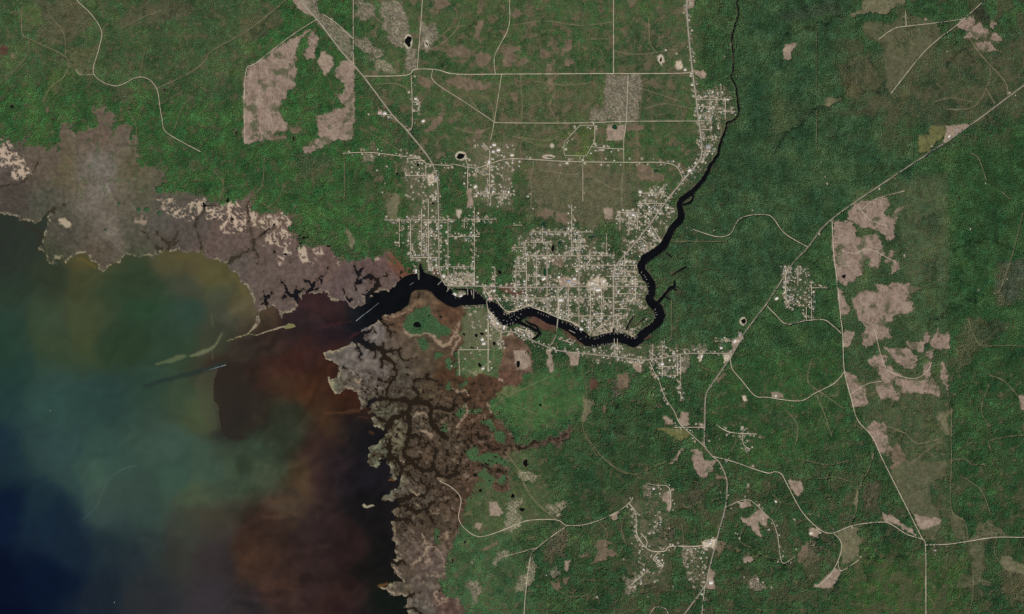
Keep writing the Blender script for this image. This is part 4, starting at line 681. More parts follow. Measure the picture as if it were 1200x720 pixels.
ZFILL = [([(606,272),(695,272),(720,300),(757,305),(765,335),(755,360),(735,385),(690,393),(655,372),(625,357),(604,350),(604,305)],260),([(481,240),(514,230),(514,300),(520,325),(556,320),(556,336),(500,318),(480,300)],70),([(724,248),(760,250),(770,285),(750,302),(735,295),(726,270)],60),([(755,258),(790,245),(790,258),(770,295),(752,300),(740,300)],55),([(748,222),(780,216),(775,245),(755,252),(748,240)],35),([(818,110),(855,100),(862,130),(845,160),(838,185),(810,215),(800,222),(818,190)],70),
  ([(680,405),(722,400),(800,408),(800,440),(760,430),(690,425)],75),([(545,365),(570,362),(590,385),(588,410),(545,405)],12),([(525,320),(556,318),(556,334),(526,334)],40),([(590,345),(640,345),(650,368),(600,362)],40),([(914,312),(948,312),(950,360),(922,358)],40),([(555,165),(603,170),(600,245),(556,240)],45),([(470,185),(505,195),(514,230),(500,240),(475,230)],35),([(805,640),(828,640),(828,690),(805,680)],30),([(740,590),(790,570),(780,680),(738,690)],20),([(745,383),(768,370),(768,362),(752,380),(740,390),(732,388)],22),([(710,382),(735,380),(735,390),(710,390)],20),([(600,384),(628,392),(624,396),(604,388)],14)]
def inpoly(x, y, P):
    c = False
    for k in range(len(P)):
        ax, ay = P[k]; bx, by = P[(k + 1) % len(P)]
        if (ay > y) != (by > y) and x < (bx - ax) * (y - ay) / (by - ay) + ax: c = not c
    return c
for P, n in ZFILL:
    xs = [p[0] for p in P]; ys = [p[1] for p in P]
    for _ in range(int(n * 3.6)):
        x, y = rh.uniform(min(xs), max(xs)), rh.uniform(min(ys), max(ys))
        if inpoly(x, y, P): site(x, y, rh.choice((0, math.pi / 2)) + rh.gauss(0, .15), rh.choice((8, 9, 10, 11, 12, 15)))
LOTS = [(739,583),(743,602),(745,615),(752,626),(757,630),(770,613),(768,618),(754,668),(760,672),(765,672),(771,661),(750,685),(845,577),(858,575),(845,584),(876,570),(876,576),(863,625),(866,631),(853,650),(834,660),(916,602),(931,608),(949,604),(959,604),(917,645),(934,643),(903,682),(905,688),(954,640),(1041,592),(1008,653),(1023,619),(790,688),(810,671),(808,680),(813,687),(821,676),(640,675),(668,705),(650,703),(700,700),(553,659),(572,675),(775,487),(780,470),(766,455),(797,460),(820,475),(832,517),(1136,270),(1155,214),(967,208),(962,190),(970,215),(1147,340),(1165,345),(1150,305),(1179,327),(765,462),(771,478),(786,492),(840,497),(843,514),(868,508),(876,516),(890,512),(868,495),(811,270),(805,268),(832,262),(836,270),(882,247),(884,243),(855,52),(860,70),(850,68),(845,98),(863,90),(793,62),(780,60),(608,196),(601,200),(595,170),(600,215),(432,134),(470,175),(450,215),(447,225),(455,195),(462,190),(441,200),(470,210),(1110,640),(1097,645),(1098,655),(1096,650),(760,700),(755,690),(745,672),(731,655),(885,600),(893,608),(880,612),(900,622),(872,676),(880,684),(895,684),(888,680),(948,322),(944,350),(929,345),(940,318),(926,338),(1085,22),(1110,60),(1105,170),(1093,172),(1060,300),(530,430),(545,420),(551,415),(556,420),(545,432),(563,415)]
for (x, y) in LOTS:
    for _ in range(rh.choice((1, 1, 1, 2))):
        sites.append((x + rh.uniform(-1.2, 1.2), y + rh.uniform(-1.2, 1.2), rh.uniform(0, 3.1), rh.choice((9, 10, 12, 14)), 'house')) if smp(land, x, y) > 1.5 else None
# yards: sand and gravel around the houses, fewer trees
YARD = np.zeros((H, W), f4)
for (x, y, a, sz, k) in sites:
    r = .55 + sz * .045 + rh.random() * .5
    s = clip_box(x - 4, x + 4, y - 4, y + 4)
    ox, oy = rh.uniform(-.5, .5), rh.uniform(-.5, .5)
    q = np.sqrt((GX[s] - x - ox) ** 2 + (GY[s] - y - oy) ** 2)
    YARD[s] = np.maximum(YARD[s], sstep(r + .7, r - .6, q) * rh.choice((.0, .2, .5, .8, 1.0, 1.0)))
for b in BIG:
    s = clip_box(b[0] - 9, b[0] + 9, b[1] - 9, b[1] + 9); q = np.sqrt((GX[s] - b[0]) ** 2 + (GY[s] - b[1]) ** 2)
    YARD[s] = np.maximum(YARD[s], sstep(b[2] * .07 + 1.6, b[2] * .05, q) * .9)
for P in ([(523,326),(540,320),(556,322),(556,336),(528,336),(520,330)],[(566,336),(582,336),(584,350),(574,350),(566,344)],[(571,358),(578,366),(590,380),(598,386),(588,390),(580,382),(571,370)],[(590,365),(605,360),(606,364),(595,369)],[(700,384),(716,378),(732,378),(732,390),(700,394),(686,392)],[(735,388),(752,380),(750,386),(742,396),(735,392)],[(531,344),(546,343),(546,348),(534,350)],[(752,293),(764,284),(770,288),(757,300)],[(668,375),(680,382),(684,388),(672,381)],[(484,310),(490,310),(490,322),(485,321)],[(541,358),(568,357),(566,361),(543,362)],[(606,383),(626,391),(628,394),(622,397),(606,388)]):
    s, m = soft(P, 2, -.8, .8); YARD[s] = np.maximum(YARD[s], m * (.35 + .65 * (n3[s] > .45)))
town = np.zeros((H, W), f4)
for P, n in ZFILL:
    s, m = soft(P, 8, -6, 4, 14); town[s] = np.maximum(town[s], m)
GRD += (np.array((104, 98, 76), f4) - GRD) * (town * .7 * (1 - CLR_M) * (1 - MN) * (1 - MS))[..., None]
GRD *= (1 + town * (speck - .5) * .35)[..., None]
ycol = np.array((186, 170, 147), f4) * (.60 + .66 * fbm(7, 71, 3))[..., None]
GRD += (ycol - GRD) * (YARD * .85)[..., None]
DEN *= 1 - .85 * YARD; DEN *= 1 - .30 * town
HGT = HGT * (1 - town * .35)
for (x, y, a, sz, k) in sites:
    s = clip_box(x - 1.4, x + 1.4, y - 1.4, y + 1.4); q = np.sqrt((GX[s] - x) ** 2 + (GY[s] - y) ** 2); DEN[s] *= sstep(.5, 1.25, q)
for b in BIG:
    s = clip_box(b[0] - 4, b[0] + 4, b[1] - 4, b[1] + 4); q = np.sqrt((GX[s] - b[0]) ** 2 + (GY[s] - b[1]) ** 2); DEN[s] *= sstep(b[2] * .05, b[2] * .05 + .8, q)
DEN *= sstep(.5, 1.3, land)

# ------------------------------------------------------------------ ground heights
mm = np.clip(MN + MS, 0, 1)
top = 2.2 - 1.4 * mm + .25 * (n12 - .5)
emb = sstep(-2.0, -.6, ROADD); top = np.maximum(top, 2.2 * emb)
ZG = np.clip(land * 1.1, -3.0, 50.0); ZG = np.minimum(ZG, top)
ZG = np.where((land > -1.2) & (ROADD > -.9) & (CRK > -2) & (SEA_SD < -3) & (RIV < -2), np.maximum(ZG, 2.2), ZG)   # culverts carry the roads over creeks

# ------------------------------------------------------------------ materials
GAIN = 1.0
def mat(name, build):
    m = bpy.data.materials.new(name); m.use_nodes = True
    nt = m.node_tree; bs = nt.nodes['Principled BSDF']; build(nt, bs); return m
def nn(nt, t, **kw):
    n = nt.nodes.new(t)
    for k, v in kw.items(): setattr(n, k, v)
    return n
def attr_ground(scale_noise, amp, rough=.95, bump=0.0):
    def b(nt, bs):
        a = nn(nt, 'ShaderNodeVertexColor'); a.layer_name = 'cover'
        tc = nn(nt, 'ShaderNodeNewGeometry')
        no = nn(nt, 'ShaderNodeTexNoise'); no.inputs['Scale'].default_value = scale_noise; no.inputs['Detail'].default_value = 4
        nt.links.new(tc.outputs['Position'], no.inputs['Vector'])
        mr = nn(nt, 'ShaderNodeMapRange'); mr.inputs['From Min'].default_value = .3; mr.inputs['From Max'].default_value = .7
        mr.inputs['To Min'].default_value = 1 - amp; mr.inputs['To Max'].default_value = 1 + amp
        nt.links.new(no.outputs['Fac'], mr.inputs['Value'])
        mx = nn(nt, 'ShaderNodeVectorMath', operation='SCALE')
        nt.links.new(a.outputs['Color'], mx.inputs[0]); nt.links.new(mr.outputs['Result'], mx.inputs['Scale'])
        nt.links.new(mx.outputs['Vector'], bs.inputs['Base Color'])
        bs.inputs['Roughness'].default_value = rough; bs.inputs['Specular IOR Level'].default_value = .15
    return b
M_ground = mat('ground_cover', attr_ground(.11, .20))
M_marsh = mat('marsh_grass', attr_ground(.09, .16, .9))
M_bare = mat('bare_soil', attr_ground(.13, .14))
def water_b(nt, bs):
    a = nn(nt, 'ShaderNodeVertexColor'); a.layer_name = 'cover'
    nt.links.new(a.outputs['Color'], bs.inputs['Base Color'])
    bs.inputs['Roughness'].default_value = .25; bs.inputs['IOR'].default_value = 1.33; bs.inputs['Specular IOR Level'].default_value = .12
    tc = nn(nt, 'ShaderNodeNewGeometry'); no = nn(nt, 'ShaderNodeTexNoise'); no.inputs['Scale'].default_value = .02; no.inputs['Detail'].default_value = 3
    bp = nn(nt, 'ShaderNodeBump'); bp.inputs['Strength'].default_value = .04; bp.inputs['Distance'].default_value = 1.0
    nt.links.new(tc.outputs['Position'], no.inputs['Vector']); nt.links.new(no.outputs['Fac'], bp.inputs['Height']); nt.links.new(bp.outputs['Normal'], bs.inputs['Normal'])
M_water = mat('tannin_water', water_b)
def solid(name, rgb, rough=.8, var=.12, sc_=.15, spec=.3):
    def b(nt, bs):
        tc = nn(nt, 'ShaderNodeNewGeometry'); no = nn(nt, 'ShaderNodeTexNoise'); no.inputs['Scale'].default_value = sc_; no.inputs['Detail'].default_value = 3
        nt.links.new(tc.outputs['Position'], no.inputs['Vector'])
        cr = nn(nt, 'ShaderNodeValToRGB'); L = lin(rgb)
        cr.color_ramp.elements[0].position = .3; cr.color_ramp.elements[1].position = .7
        cr.color_ramp.elements[0].color = (*(L * (1 - var)), 1); cr.color_ramp.elements[1].color = (*np.minimum(L * (1 + var), 1), 1)
        nt.links.new(no.outputs['Fac'], cr.inputs['Fac']); nt.links.new(cr.outputs['Color'], bs.inputs['Base Color'])
        bs.inputs['Roughness'].default_value = rough; bs.inputs['Specular IOR Level'].default_value = spec
    return mat(name, b)
M_road = {'h': solid('asphalt_and_shoulder', RTONE['h'], .9, .20, .012, .15), 's': solid('sand_road', RTONE['s'], .95, .30, .010, .1), 'f': solid('forest_track', RTONE['f'], .95, .4, .012, .1)}
ROOF = {'white': (226, 222, 214), 'pale': (196, 188, 174), 'grey': (150, 150, 150), 'tan': (168, 148, 124), 'blue': (140, 150, 172), 'pink': (206, 164, 158), 'dark': (98, 94, 90)}
M_roof = {k: solid('roof_' + k, v, .55, .06, .4, .3) for k, v in ROOF.items()}
M_wall = solid('painted_wall', (190, 184, 170), .8, .08, .6)
M_conc = solid('concrete', (186, 180, 168), .85, .1, .2)
M_wood = solid('weathered_planks', (134, 127, 116), .85, .15, .6)
M_hull = solid('white_gelcoat', (214, 214, 210), .3, .03, .5, .5)
M_foam = solid('wake_foam', (112, 120, 120), .7, .5, .03)
def leaf_b(nt, bs):
    a = nn(nt, 'ShaderNodeAttribute'); a.attribute_type = 'INSTANCER'; a.attribute_name = 'leaf'
    tc = nn(nt, 'ShaderNodeNewGeometry'); no = nn(nt, 'ShaderNodeTexNoise'); no.inputs['Scale'].default_value = .5; no.inputs['Detail'].default_value = 2
    nt.links.new(tc.outputs['Position'], no.inputs['Vector'])
    mr = nn(nt, 'ShaderNodeMapRange'); mr.inputs['From Min'].default_value = .3; mr.inputs['From Max'].default_value = .7; mr.inputs['To Min'].default_value = .8; mr.inputs['To Max'].default_value = 1.2
    nt.links.new(no.outputs['Fac'], mr.inputs['Value'])
    mx = nn(nt, 'ShaderNodeVectorMath', operation='SCALE'); nt.links.new(a.outputs['Vector'], mx.inputs[0]); nt.links.new(mr.outputs['Result'], mx.inputs['Scale'])
    nt.links.new(mx.outputs['Vector'], bs.inputs['Base Color']); bs.inputs['Roughness'].default_value = .7; bs.inputs['Specular IOR Level'].default_value = .2
M_leaf = mat('foliage', leaf_b)
M_leaf2 = solid('hammock_foliage', (58, 96, 60), .7, .3, .08, .2)
M_bark = solid('bark', (92, 78, 64), .9, .2, .8)

# ------------------------------------------------------------------ meshes from the raster
def link(name, me, m=None, kind=None, label=None, cat=None, group=None, parent=None):
    o = bpy.data.objects.new(name, me); C.objects.link(o)
    if m is not None and me is not None: me.materials.append(m)
    if kind: o['kind'] = kind
    if label: o['label'] = label
    if cat: o['category'] = cat
    if group: o['group'] = group
    if parent: o.parent = parent
    return o
def cell_mesh(name, cells, z, col, smooth=True):
    """mesh of the given raster cells; z array or number, col HxWx3 linear"""
    j, i = np.nonzero(cells)
    if len(j) == 0: return None
    base = j * W + i
    quads = np.stack([base, base + W, base + W + 1, base + 1], 1)
    used, inv = np.unique(quads, return_inverse=True)
    inv = inv.reshape(-1, 4)
    vy, vx = used // W, used % W
    co = np.empty((len(used), 3), f4)
    co[:, 0] = (vx - M - 600) * PX; co[:, 1] = (360 - (vy - M)) * PX
    co[:, 2] = z[vy, vx] if isinstance(z, np.ndarray) else z
    me = bpy.data.meshes.new(name)
    me.vertices.add(len(used)); me.vertices.foreach_set('co', co.ravel())
    nf = len(inv)
    me.loops.add(nf * 4); me.loops.foreach_set('vertex_index', inv.ravel().astype(np.int32))
    me.polygons.add(nf); me.polygons.foreach_set('loop_start', np.arange(0, nf * 4, 4, dtype=np.int32)); me.polygons.foreach_set('loop_total', np.full(nf, 4, np.int32))
    me.update(calc_edges=True)
    a = me.color_attributes.new('cover', 'FLOAT_COLOR', 'POINT')
    c4 = np.ones((len(used), 4), f4); c4[:, :3] = col[vy, vx]
    a.data.foreach_set('color', c4.ravel())
    if smooth: me.polygons.foreach_set('use_smooth', np.ones(nf, bool))
    return me
def corners_min(a): return np.minimum(np.minimum(a[:-1, :-1], a[1:, :-1]), np.minimum(a[:-1, 1:], a[1:, 1:]))
def corners_max(a): return np.maximum(np.maximum(a[:-1, :-1], a[1:, :-1]), np.maximum(a[:-1, 1:], a[1:, 1:]))
GLIN = lin(np.clip(GRD, 0, 255)) * GAIN
dry = corners_max(ZG) > -1.0
cid = CLR_ID[:-1, :-1].copy()
mcell = (MN[:-1, :-1] > .5); scell = (MS[:-1, :-1] > .5)
cls = np.full(dry.shape, -1, np.int32)                      # -1 plain ground, -2 marsh N, -3 marsh S, >=0 clearing
cls[mcell] = -2; cls[scell] = -3
cls[cid >= 0] = cid[cid >= 0]
g0 = dry & (cls == -1)
link('ground', cell_mesh('ground', g0, ZG, GLIN), M_ground, 'structure', 'low green coastal plain under the woods and the town')
link('salt_marsh', cell_mesh('salt_marsh', dry & (cls == -2), ZG, GLIN), M_marsh, 'structure', 'brown salt marsh with white sandy flats north of the river mouth')
link('tidal_marsh', cell_mesh('tidal_marsh', dry & (cls == -3), ZG, GLIN), M_marsh, 'structure', 'dark brown tidal marsh cut by winding creeks south of the river')
for i, (pts, k, lab) in enumerate(CLEARINGS):
    me = cell_mesh('clearing', dry & (cls == i), ZG, GLIN)
    if me: link('clearing', me, M_bare, 'structure', lab)

# ------------------------------------------------------------------ water
WTR = tint(mN, [(0,300,(42,48,40)),(30,285,(42,48,40)),(0,345,(42,54,42)),(60,330,(46,54,40)),(100,330,(60,64,42)),(160,330,(48,60,42)),(220,330,(60,64,50)),(255,320,(82,78,48)),(280,335,(84,78,52)),(290,360,(86,78,56)),(215,302,(76,72,48)),(235,306,(78,72,48)),(95,303,(74,70,44)),(260,345,(62,68,52)),(270,368,(62,64,52)),(165,360,(40,62,42)),(220,372,(46,66,54)),
 (0,400,(38,58,48)),(60,390,(54,67,49)),(100,375,(62,68,46)),(150,400,(42,58,42)),(200,400,(45,62,48)),(250,392,(58,62,48)),(0,440,(34,56,54)),(0,470,(34,56,58)),(60,470,(46,68,66)),(120,470,(42,62,60)),(180,450,(44,62,54)),(215,465,(54,68,54)),(235,480,(66,74,54)),(0,530,(26,42,54)),(40,520,(42,62,63)),(70,530,(46,66,68)),(120,530,(50,72,68)),(200,530,(58,76,70)),(240,545,(58,76,66)),
 (0,600,(12,24,44)),(50,590,(26,42,53)),(80,565,(44,64,64)),(70,615,(22,36,49)),(105,562,(60,82,74)),(125,585,(58,74,68)),(170,600,(52,70,62)),(230,580,(66,76,58)),(210,555,(52,74,66)),(0,680,(8,16,34)),(60,680,(9,20,38)),(0,730,(6,12,30)),(85,640,(22,34,46)),(120,640,(32,44,48)),(120,690,(26,34,42)),(175,640,(42,52,50)),(170,700,(40,42,44)),(150,660,(34,44,48)),
 (200,640,(48,48,42)),(215,625,(56,60,50)),(250,605,(60,56,46)),(250,650,(50,44,44)),(250,700,(50,46,48)),(310,620,(64,46,38)),(300,655,(70,50,38)),(330,690,(68,49,42)),(300,712,(52,46,46)),(330,590,(80,66,52)),(350,560,(88,70,48)),(310,552,(76,84,62)),(280,550,(62,76,58)),
 (262,440,(50,40,34)),(280,470,(48,44,38)),(270,500,(44,46,40)),(300,445,(64,42,34)),(340,425,(70,40,33)),(318,440,(66,44,34)),(300,480,(56,50,40)),(340,445,(78,58,40)),(340,490,(52,56,42)),(365,450,(80,50,32)),(385,470,(72,50,35)),(330,520,(54,62,46)),(310,535,(60,78,60)),(380,490,(74,54,36)),(405,470,(72,44,30)),(370,530,(68,48,42)),(380,560,(62,45,42)),(405,550,(46,36,38)),(428,560,(30,28,32)),(435,600,(26,24,24)),(440,650,(22,22,20)),(460,710,(22,28,22)),(410,640,(48,34,32)),(430,520,(24,24,26)),(420,505,(34,30,30)),(370,680,(56,41,38)),(370,620,(56,42,40)),(400,700,(56,38,34)),(430,740,(34,30,28)),
 (350,408,(74,42,34)),(380,387,(42,34,38)),(345,395,(46,40,40)),(320,402,(66,50,42)),(390,362,(46,31,31)),(370,358,(52,34,33)),(345,373,(46,34,36)),(315,372,(66,54,40)),(408,372,(26,28,32)),(375,400,(46,32,36)),(425,365,(18,22,24)),(450,352,(13,16,18)),(490,335,(9,11,13)),(520,345,(9,11,13)),(560,350,(9,11,13)),(600,374,(9,11,13)),(300,403,(62,50,42)),(285,412,(58,52,44)),(390,430,(62,38,28)),(412,462,(60,34,24))], 22, 14, .8, 2.6)
gs = WTR.mean(2, keepdims=True); WTR = (gs + (WTR - gs) * 1.03) * 1.06
lf = sstep(300, 220, GX) * sstep(370, 420, GY) * sstep(620, 560, GY); WTR[..., 2] *= 1 - .07 * lf
sw = fbm(34, 81, 5, .6); sw2 = fbm(16, 83, 4, .6); tb = sstep(240, 300, GX)
u_ = (GX * .8 - GY * .6 + WXb * 60); v_ = (GX * .6 + GY * .8 + WYb * 60)
strk = .5 + .5 * np.sin(v_ * .23 + 4 * np.sin(u_ * .021) + 7 * (fbm(50, 84, 3) - .5)) * (fbm(28, 85, 3) - .2).clip(0, 1)
WTR *= (1 - .20 * tb * sstep(350, 400, GY))[..., None]
WTR *= (1 + (sw - .5) * (.12 + .25 * tb) + (sw2 - .5) * (.04 + .16 * tb) + (strk - .5) * (.10 + .22 * tb))[..., None]
def plume(pts, f, col, amt, warp=6, fade=None):
    s, d = poly_sdf(pts, warp, 20); m = sstep(-f, f, d) * amt
    if fade: m = m * sstep(fade[1], fade[0], GX[s] + WX[s] * 30)
    mixc(WTR, s, m, col)
def wline(pts, f, col, amt, warp=3):
    a = np.full((H, W), -50, f4); line_sdf(a, smooth_line(pts, 5), pad=int(f) + 3, warp=warp); m = sstep(-f, f * .6, a) * amt
    WTR[:] = WTR + (np.array(col, f4) - WTR) * m[..., None]
# sharp edge of the brown river plume
plume([(258,428),(252,438),(250,450),(250,470),(256,480),(258,505),(268,515),(290,515),(315,490),(335,450),(320,425),(275,424)], 1.6, (44,37,31), .75, 3, (262, 335))
plume([(228,450),(240,432),(256,428),(249,450),(248,472),(255,484),(256,505),(245,505),(235,480)], 3, (72,76,56), .6, 5)
wline([(257,428,.3),(251,440,.3),(249,468,.3),(255,479,.3),(258,503,.3)], .8, (96,96,70), .5)
wline([(160,547,.4),(146,549,.4),(131,559,.4),(123,570,.4),(117,583,.3),(112,595,.3),(97,609,.2)], .7, (86,104,96), .55, 1.5)
plume([(160,548),(131,560),(118,582),(112,596),(95,612),(150,640),(190,600),(185,560)], 7, (46,62,58), .3, 4)
wline([(170,452,1),(200,444,2.4),(230,437,2.6),(262,427,2)], 2.6, (38,50,46), .7)
wline([(184,427,.8),(198,423,1.6),(212,418,2.6),(217,417,1)], 1.8, (104,110,76), .7); wline([(224,418,1.4),(238,412,2.2),(250,406,1.4),(257,396,.6),(259,391,.4)], 1.7, (116,120,88), .75); wline([(248,408,.3),(249,422,.3)], 1, (92,94,72), .6); wline([(248,370,.8),(249,382,.6)], 2, (92,92,64), .5)
wline([(380,483,.8),(395,484,1),(412,482,1.6),(421,481,1.4)], 1.6, (96,64,38), .5); wline([(420,489,.4),(432,490,.6)], .9, (92,56,38), .45); wline([(434,506,1.6),(437,508,1.4)], 1.2, (100,60,40), .5); wline([(457,563,.6),(463,563,.6)], .9, (150,94,44), .8)
wline([(445,688,1.4),(454,684,1)], 1.8, (136,92,44), .7); wline([(384,440,1),(386,430,1.5),(392,428,1)], 2, (70,42,28), .6)
wline([(318,423,1),(350,415,3),(385,408,2),(410,400,1)], 5, (72,42,35), .3, 10); wline([(300,440,1),(320,432,3),(345,428,2)], 6, (70,44,36), .2, 10)
wline([(372,384,.6),(395,379,.6),(412,378,.4)], 2.4, (78,40,40), .55, 6); wline([(411,395,1.2),(420,390,1.2)], 2.2, (80,36,40), .6)
wline([(272,322,1.5),(280,330,2),(288,345,2)], 3, (100,88,52), .5); wline([(200,300,2),(215,302,2.4),(240,310,2)], 3, (92,82,50), .4)
wline([(90,304,1),(100,306,1.4),(112,314,1)], 1.4, (104,88,44), .5); wline([(30,262,2),(48,275,3),(46,290,2)], 4, (50,46,34), .5)
wline([(300,690,2),(320,685,3),(345,690,2)], 8, (88,60,44), .35, 16); wline([(285,660,2),(300,650,3)], 8, (88,60,42), .25, 16); wline([(315,585,2),(345,590,3)], 7, (98,74,54), .4, 10)
wline([(306,608,1),(330,604,2),(345,600,1)], 3, (96,72,54), .35, 8)
RIVC = np.zeros((H, W, 3), f4); RIVC[:] = (13, 14, 17)
RIVC *= (.8 + .5 * fbm(12, 82, 3))[..., None]
CRKC = np.zeros((H, W, 3), f4); CRKC[:] = (38, 31, 22)
cn = sstep(455, 425, GX) * sstep(500, 470, GY); CRKC += (np.array((24, 22, 24), f4) - CRKC) * cn[..., None]
CRKC += (np.array((58, 52, 40), f4) - CRKC) * (sstep(320, 300, GX) * sstep(340, 320, GY))[..., None]
wet = corners_min(land) < 1.6
seac = corners_max(SEA_SD) > -1.8
rline = (GX - 417) * (384 - 364) - (GY - 364) * (427 - 417)          # split between open water and river mouth
rivside = ((rline > 0) & (GX > 405) & (GY < 420))[:-1, :-1] & (GX[:-1, :-1] + (GY[:-1, :-1] - 364) * -.5 > 410)
pcell = np.full(wet.shape, -1, np.int32)
for i, (s, d) in enumerate(PND):
    cm = np.full((H, W), -50, f4); cm[s] = d
    pcell[(cm[:-1, :-1] > -2.0)] = i
rivc = corners_max(RIV) > -1.8
est = seac & rivside & (corners_max(CRK) < 1.0)
is_pond = wet & (pcell >= 0) & ~seac & ~rivc
is_riv = wet & ~is_pond & (rivc | est) & ~(seac & ~rivside)
is_sea = wet & ~is_pond & ~is_riv & seac
is_crk = wet & ~is_pond & ~is_riv & ~is_sea
WLIN = lin(np.clip(WTR, 0, 255)); CL = lin(CRKC)
rblend = sstep(-12, 25, rline / 22.4)[..., None] * (GY < 420)[..., None]
RL = lin(RIVC); RLm = np.where((SEA_SD > -3)[..., None], WLIN * (1 - rblend) + RL * rblend, RL)
link('sea', cell_mesh('sea', is_sea, 0.0, WLIN), M_water, 'structure', 'shallow bay with green and blue water and a brown river plume')
link('river', cell_mesh('river', is_riv, 0.0, RLm), M_water, 'structure', 'winding black-water river running past the town into the bay')
half = (GY[:-1, :-1] > 366) & (GX[:-1, :-1] > 380)
for cells, lab in ((is_crk & ~half, 'dark branching creeks of the brown northern salt marsh'), (is_crk & half, 'dark winding creeks of the southern tidal marsh')):
    me = cell_mesh('marsh_creek', cells, 0.0, CL)
    if me: link('marsh_creek', me, M_water, 'structure', lab)
PC = {'d': (14, 16, 15), 'g': (28, 60, 42), 'b': (54, 44, 36)}
for i, p in enumerate(PONDS):
    pc = np.zeros((H, W, 3), f4); pc[:] = lin(PC[p[4]])
    me = cell_mesh('pond', is_pond & (pcell == i), 0.0, pc)
    if me: link('pond', me, M_water, 'structure')
# sheets beyond the detailed tract: land on the north, east and south, open sea on the west
def sheet(name, x0, x1, y0, y1, z, rgb, m, lab):
    me = bpy.data.meshes.new(name)
    me.from_pydata([wpos(x0, y1, z), wpos(x1, y1, z), wpos(x1, y0, z), wpos(x0, y0, z)], [], [(0, 1, 2, 3)])
    a = me.color_attributes.new('cover', 'FLOAT_COLOR', 'POINT'); L = lin(rgb)
    for q in range(4): a.data[q].color = (*L, 1)
    return link(name, me, m, 'structure', lab)
sheet('outer_ground', -4000, 5200, -4000, 4700, -3.4, (44, 70, 46), M_ground, 'dark green plain reaching on beyond the town and the marsh')
sheet('outer_sea', -4000, -39, 252, 4700, -1.2, (8, 14, 32), M_water, 'deep blue open water beyond the shallow bay')

# ------------------------------------------------------------------ roads
def segs_cross(a, b, tol=1.2):
    ax0, ax1, ay0, ay1 = a[1]; bx0, bx1, by0, by1 = b[1]
    if ax0 > bx1 + tol or bx0 > ax1 + tol or ay0 > by1 + tol or by0 > ay1 + tol: return False
    A = np.array(a[0]); B = np.array(b[0])
    d = np.abs(A[:, None, :] - B[None, :, :]).max(2)
    return d.min() < 3.2
info = [(q, (min(p[0] for p in q), max(p[0] for p in q), min(p[1] for p in q), max(p[1] for p in q))) for q in RS]
level = []
for i, a in enumerate(info):
    usedl = {level[j] for j in range(i) if segs_cross(a, info[j])}
    l = 0
    while l in usedl: l += 1
    level.append(l)
def ribbon(name, q, w, z):
    P = np.array(q); T = np.gradient(P, axis=0); T /= np.maximum(np.linalg.norm(T, axis=1, keepdims=True), 1e-6)
    N = np.stack([-T[:, 1], T[:, 0]], 1)
    jit = np.random.default_rng(len(q)).uniform(.8, 1.2, (len(q), 2))
    a = P + N * w * jit[:, :1]; b = P - N * w * jit[:, 1:]
    vs_ = []; fs = []
    for k in range(len(q)):
        zz = max(smp(ZG, *P[k]), 2.0) + z
        vs_ += [wpos(a[k, 0], a[k, 1], zz), wpos(b[k, 0], b[k, 1], zz)]
        if k: fs.append((2 * k - 2, 2 * k, 2 * k + 1, 2 * k - 1))
    me = bpy.data.meshes.new(name); me.from_pydata(vs_, [], fs)
    me.update()
    return me
RL_NAMES = {'h': ('highway', 'grey paved road with pale shoulders'), 's': ('street', 'pale sandy road'), 'f': ('forest_track', 'faint tan track through the woods')}
for i, ((pts, w, k, hs, sm), q) in enumerate(zip(RD, RS)):
    nm = {'h': 'highway', 's': 'street' if hs > .2 else 'road', 'f': 'track'}[k]
    link(nm, ribbon(nm, q, w, .45 + .07 * level[i]), M_road[k], 'structure')

# ------------------------------------------------------------------ houses
def house_geo(l, w, h, rise, hip=.0):
    x, y = l / 2, w / 2; e = .6
    v = [(-x,-y,0),(x,-y,0),(x,y,0),(-x,y,0),(-x,-y,h),(x,-y,h),(x,y,h),(-x,y,h),
         (-x-e,-y-e,h-.15),(x+e,-y-e,h-.15),(x+e,y+e,h-.15),(-x-e,y+e,h-.15),(-x-e+hip,0,h+rise),(x+e-hip,0,h+rise)]
    f = [(0,1,5,4),(1,2,6,5),(2,3,7,6),(3,0,4,7),(8,9,13,12),(10,11,12,13),(9,10,13),(11,8,12),(8,11,10,9)]
    return v, f, [0, 0, 0, 0, 1, 1, 1, 1, 1]
ZONES = [([(440,170),(560,170),(562,300),(470,305),(440,260)],'in the wooded western streets'),([(470,300),(562,300),(562,352),(520,345),(470,330)],'on the streets beside the river mouth'),([(555,150),(612,150),(612,262),(555,262)],'along the sandy lanes north of town'),([(560,262),(640,262),(655,370),(585,372),(562,345)],'in the central streets west of the bridge road'),([(636,236),(720,236),(722,336),(640,336)],'in the town grid around the school field'),([(640,336),(720,336),(720,395),(655,376),(640,368)],'in the dense grid above the bridge'),([(715,296),(775,290),(775,365),(745,400),(715,395)],'in the grid inside the river bend'),([(715,205),(800,205),(800,262),(762,300),(715,300)],'in the north-eastern subdivision beside the highway'),([(798,80),(870,60),(870,220),(795,225)],'between the highway and the narrow upper river'),([(655,396),(870,390),(870,480),(655,480)],'along the river road on the southern bank'),([(530,355),(655,355),(655,445),(530,445)],'on the peninsula south of the river mouth'),([(900,300),(985,300),(985,385),(900,385)],'in the small eastern settlement by the diagonal highway'),([(725,480),(960,480),(960,740),(725,740)],'in the scattered southern hamlets among woods')]
ROOFN = {'white': 'white', 'pale': 'pale beige', 'grey': 'grey', 'tan': 'tan', 'dark': 'dark'}
def zone_of(x, y):
    for P, t in ZONES:
        if inpoly(x, y, P): return t
    return None
rb = random.Random(3)
withz = [(s_, zone_of(s_[0], s_[1])) for s_ in sites]
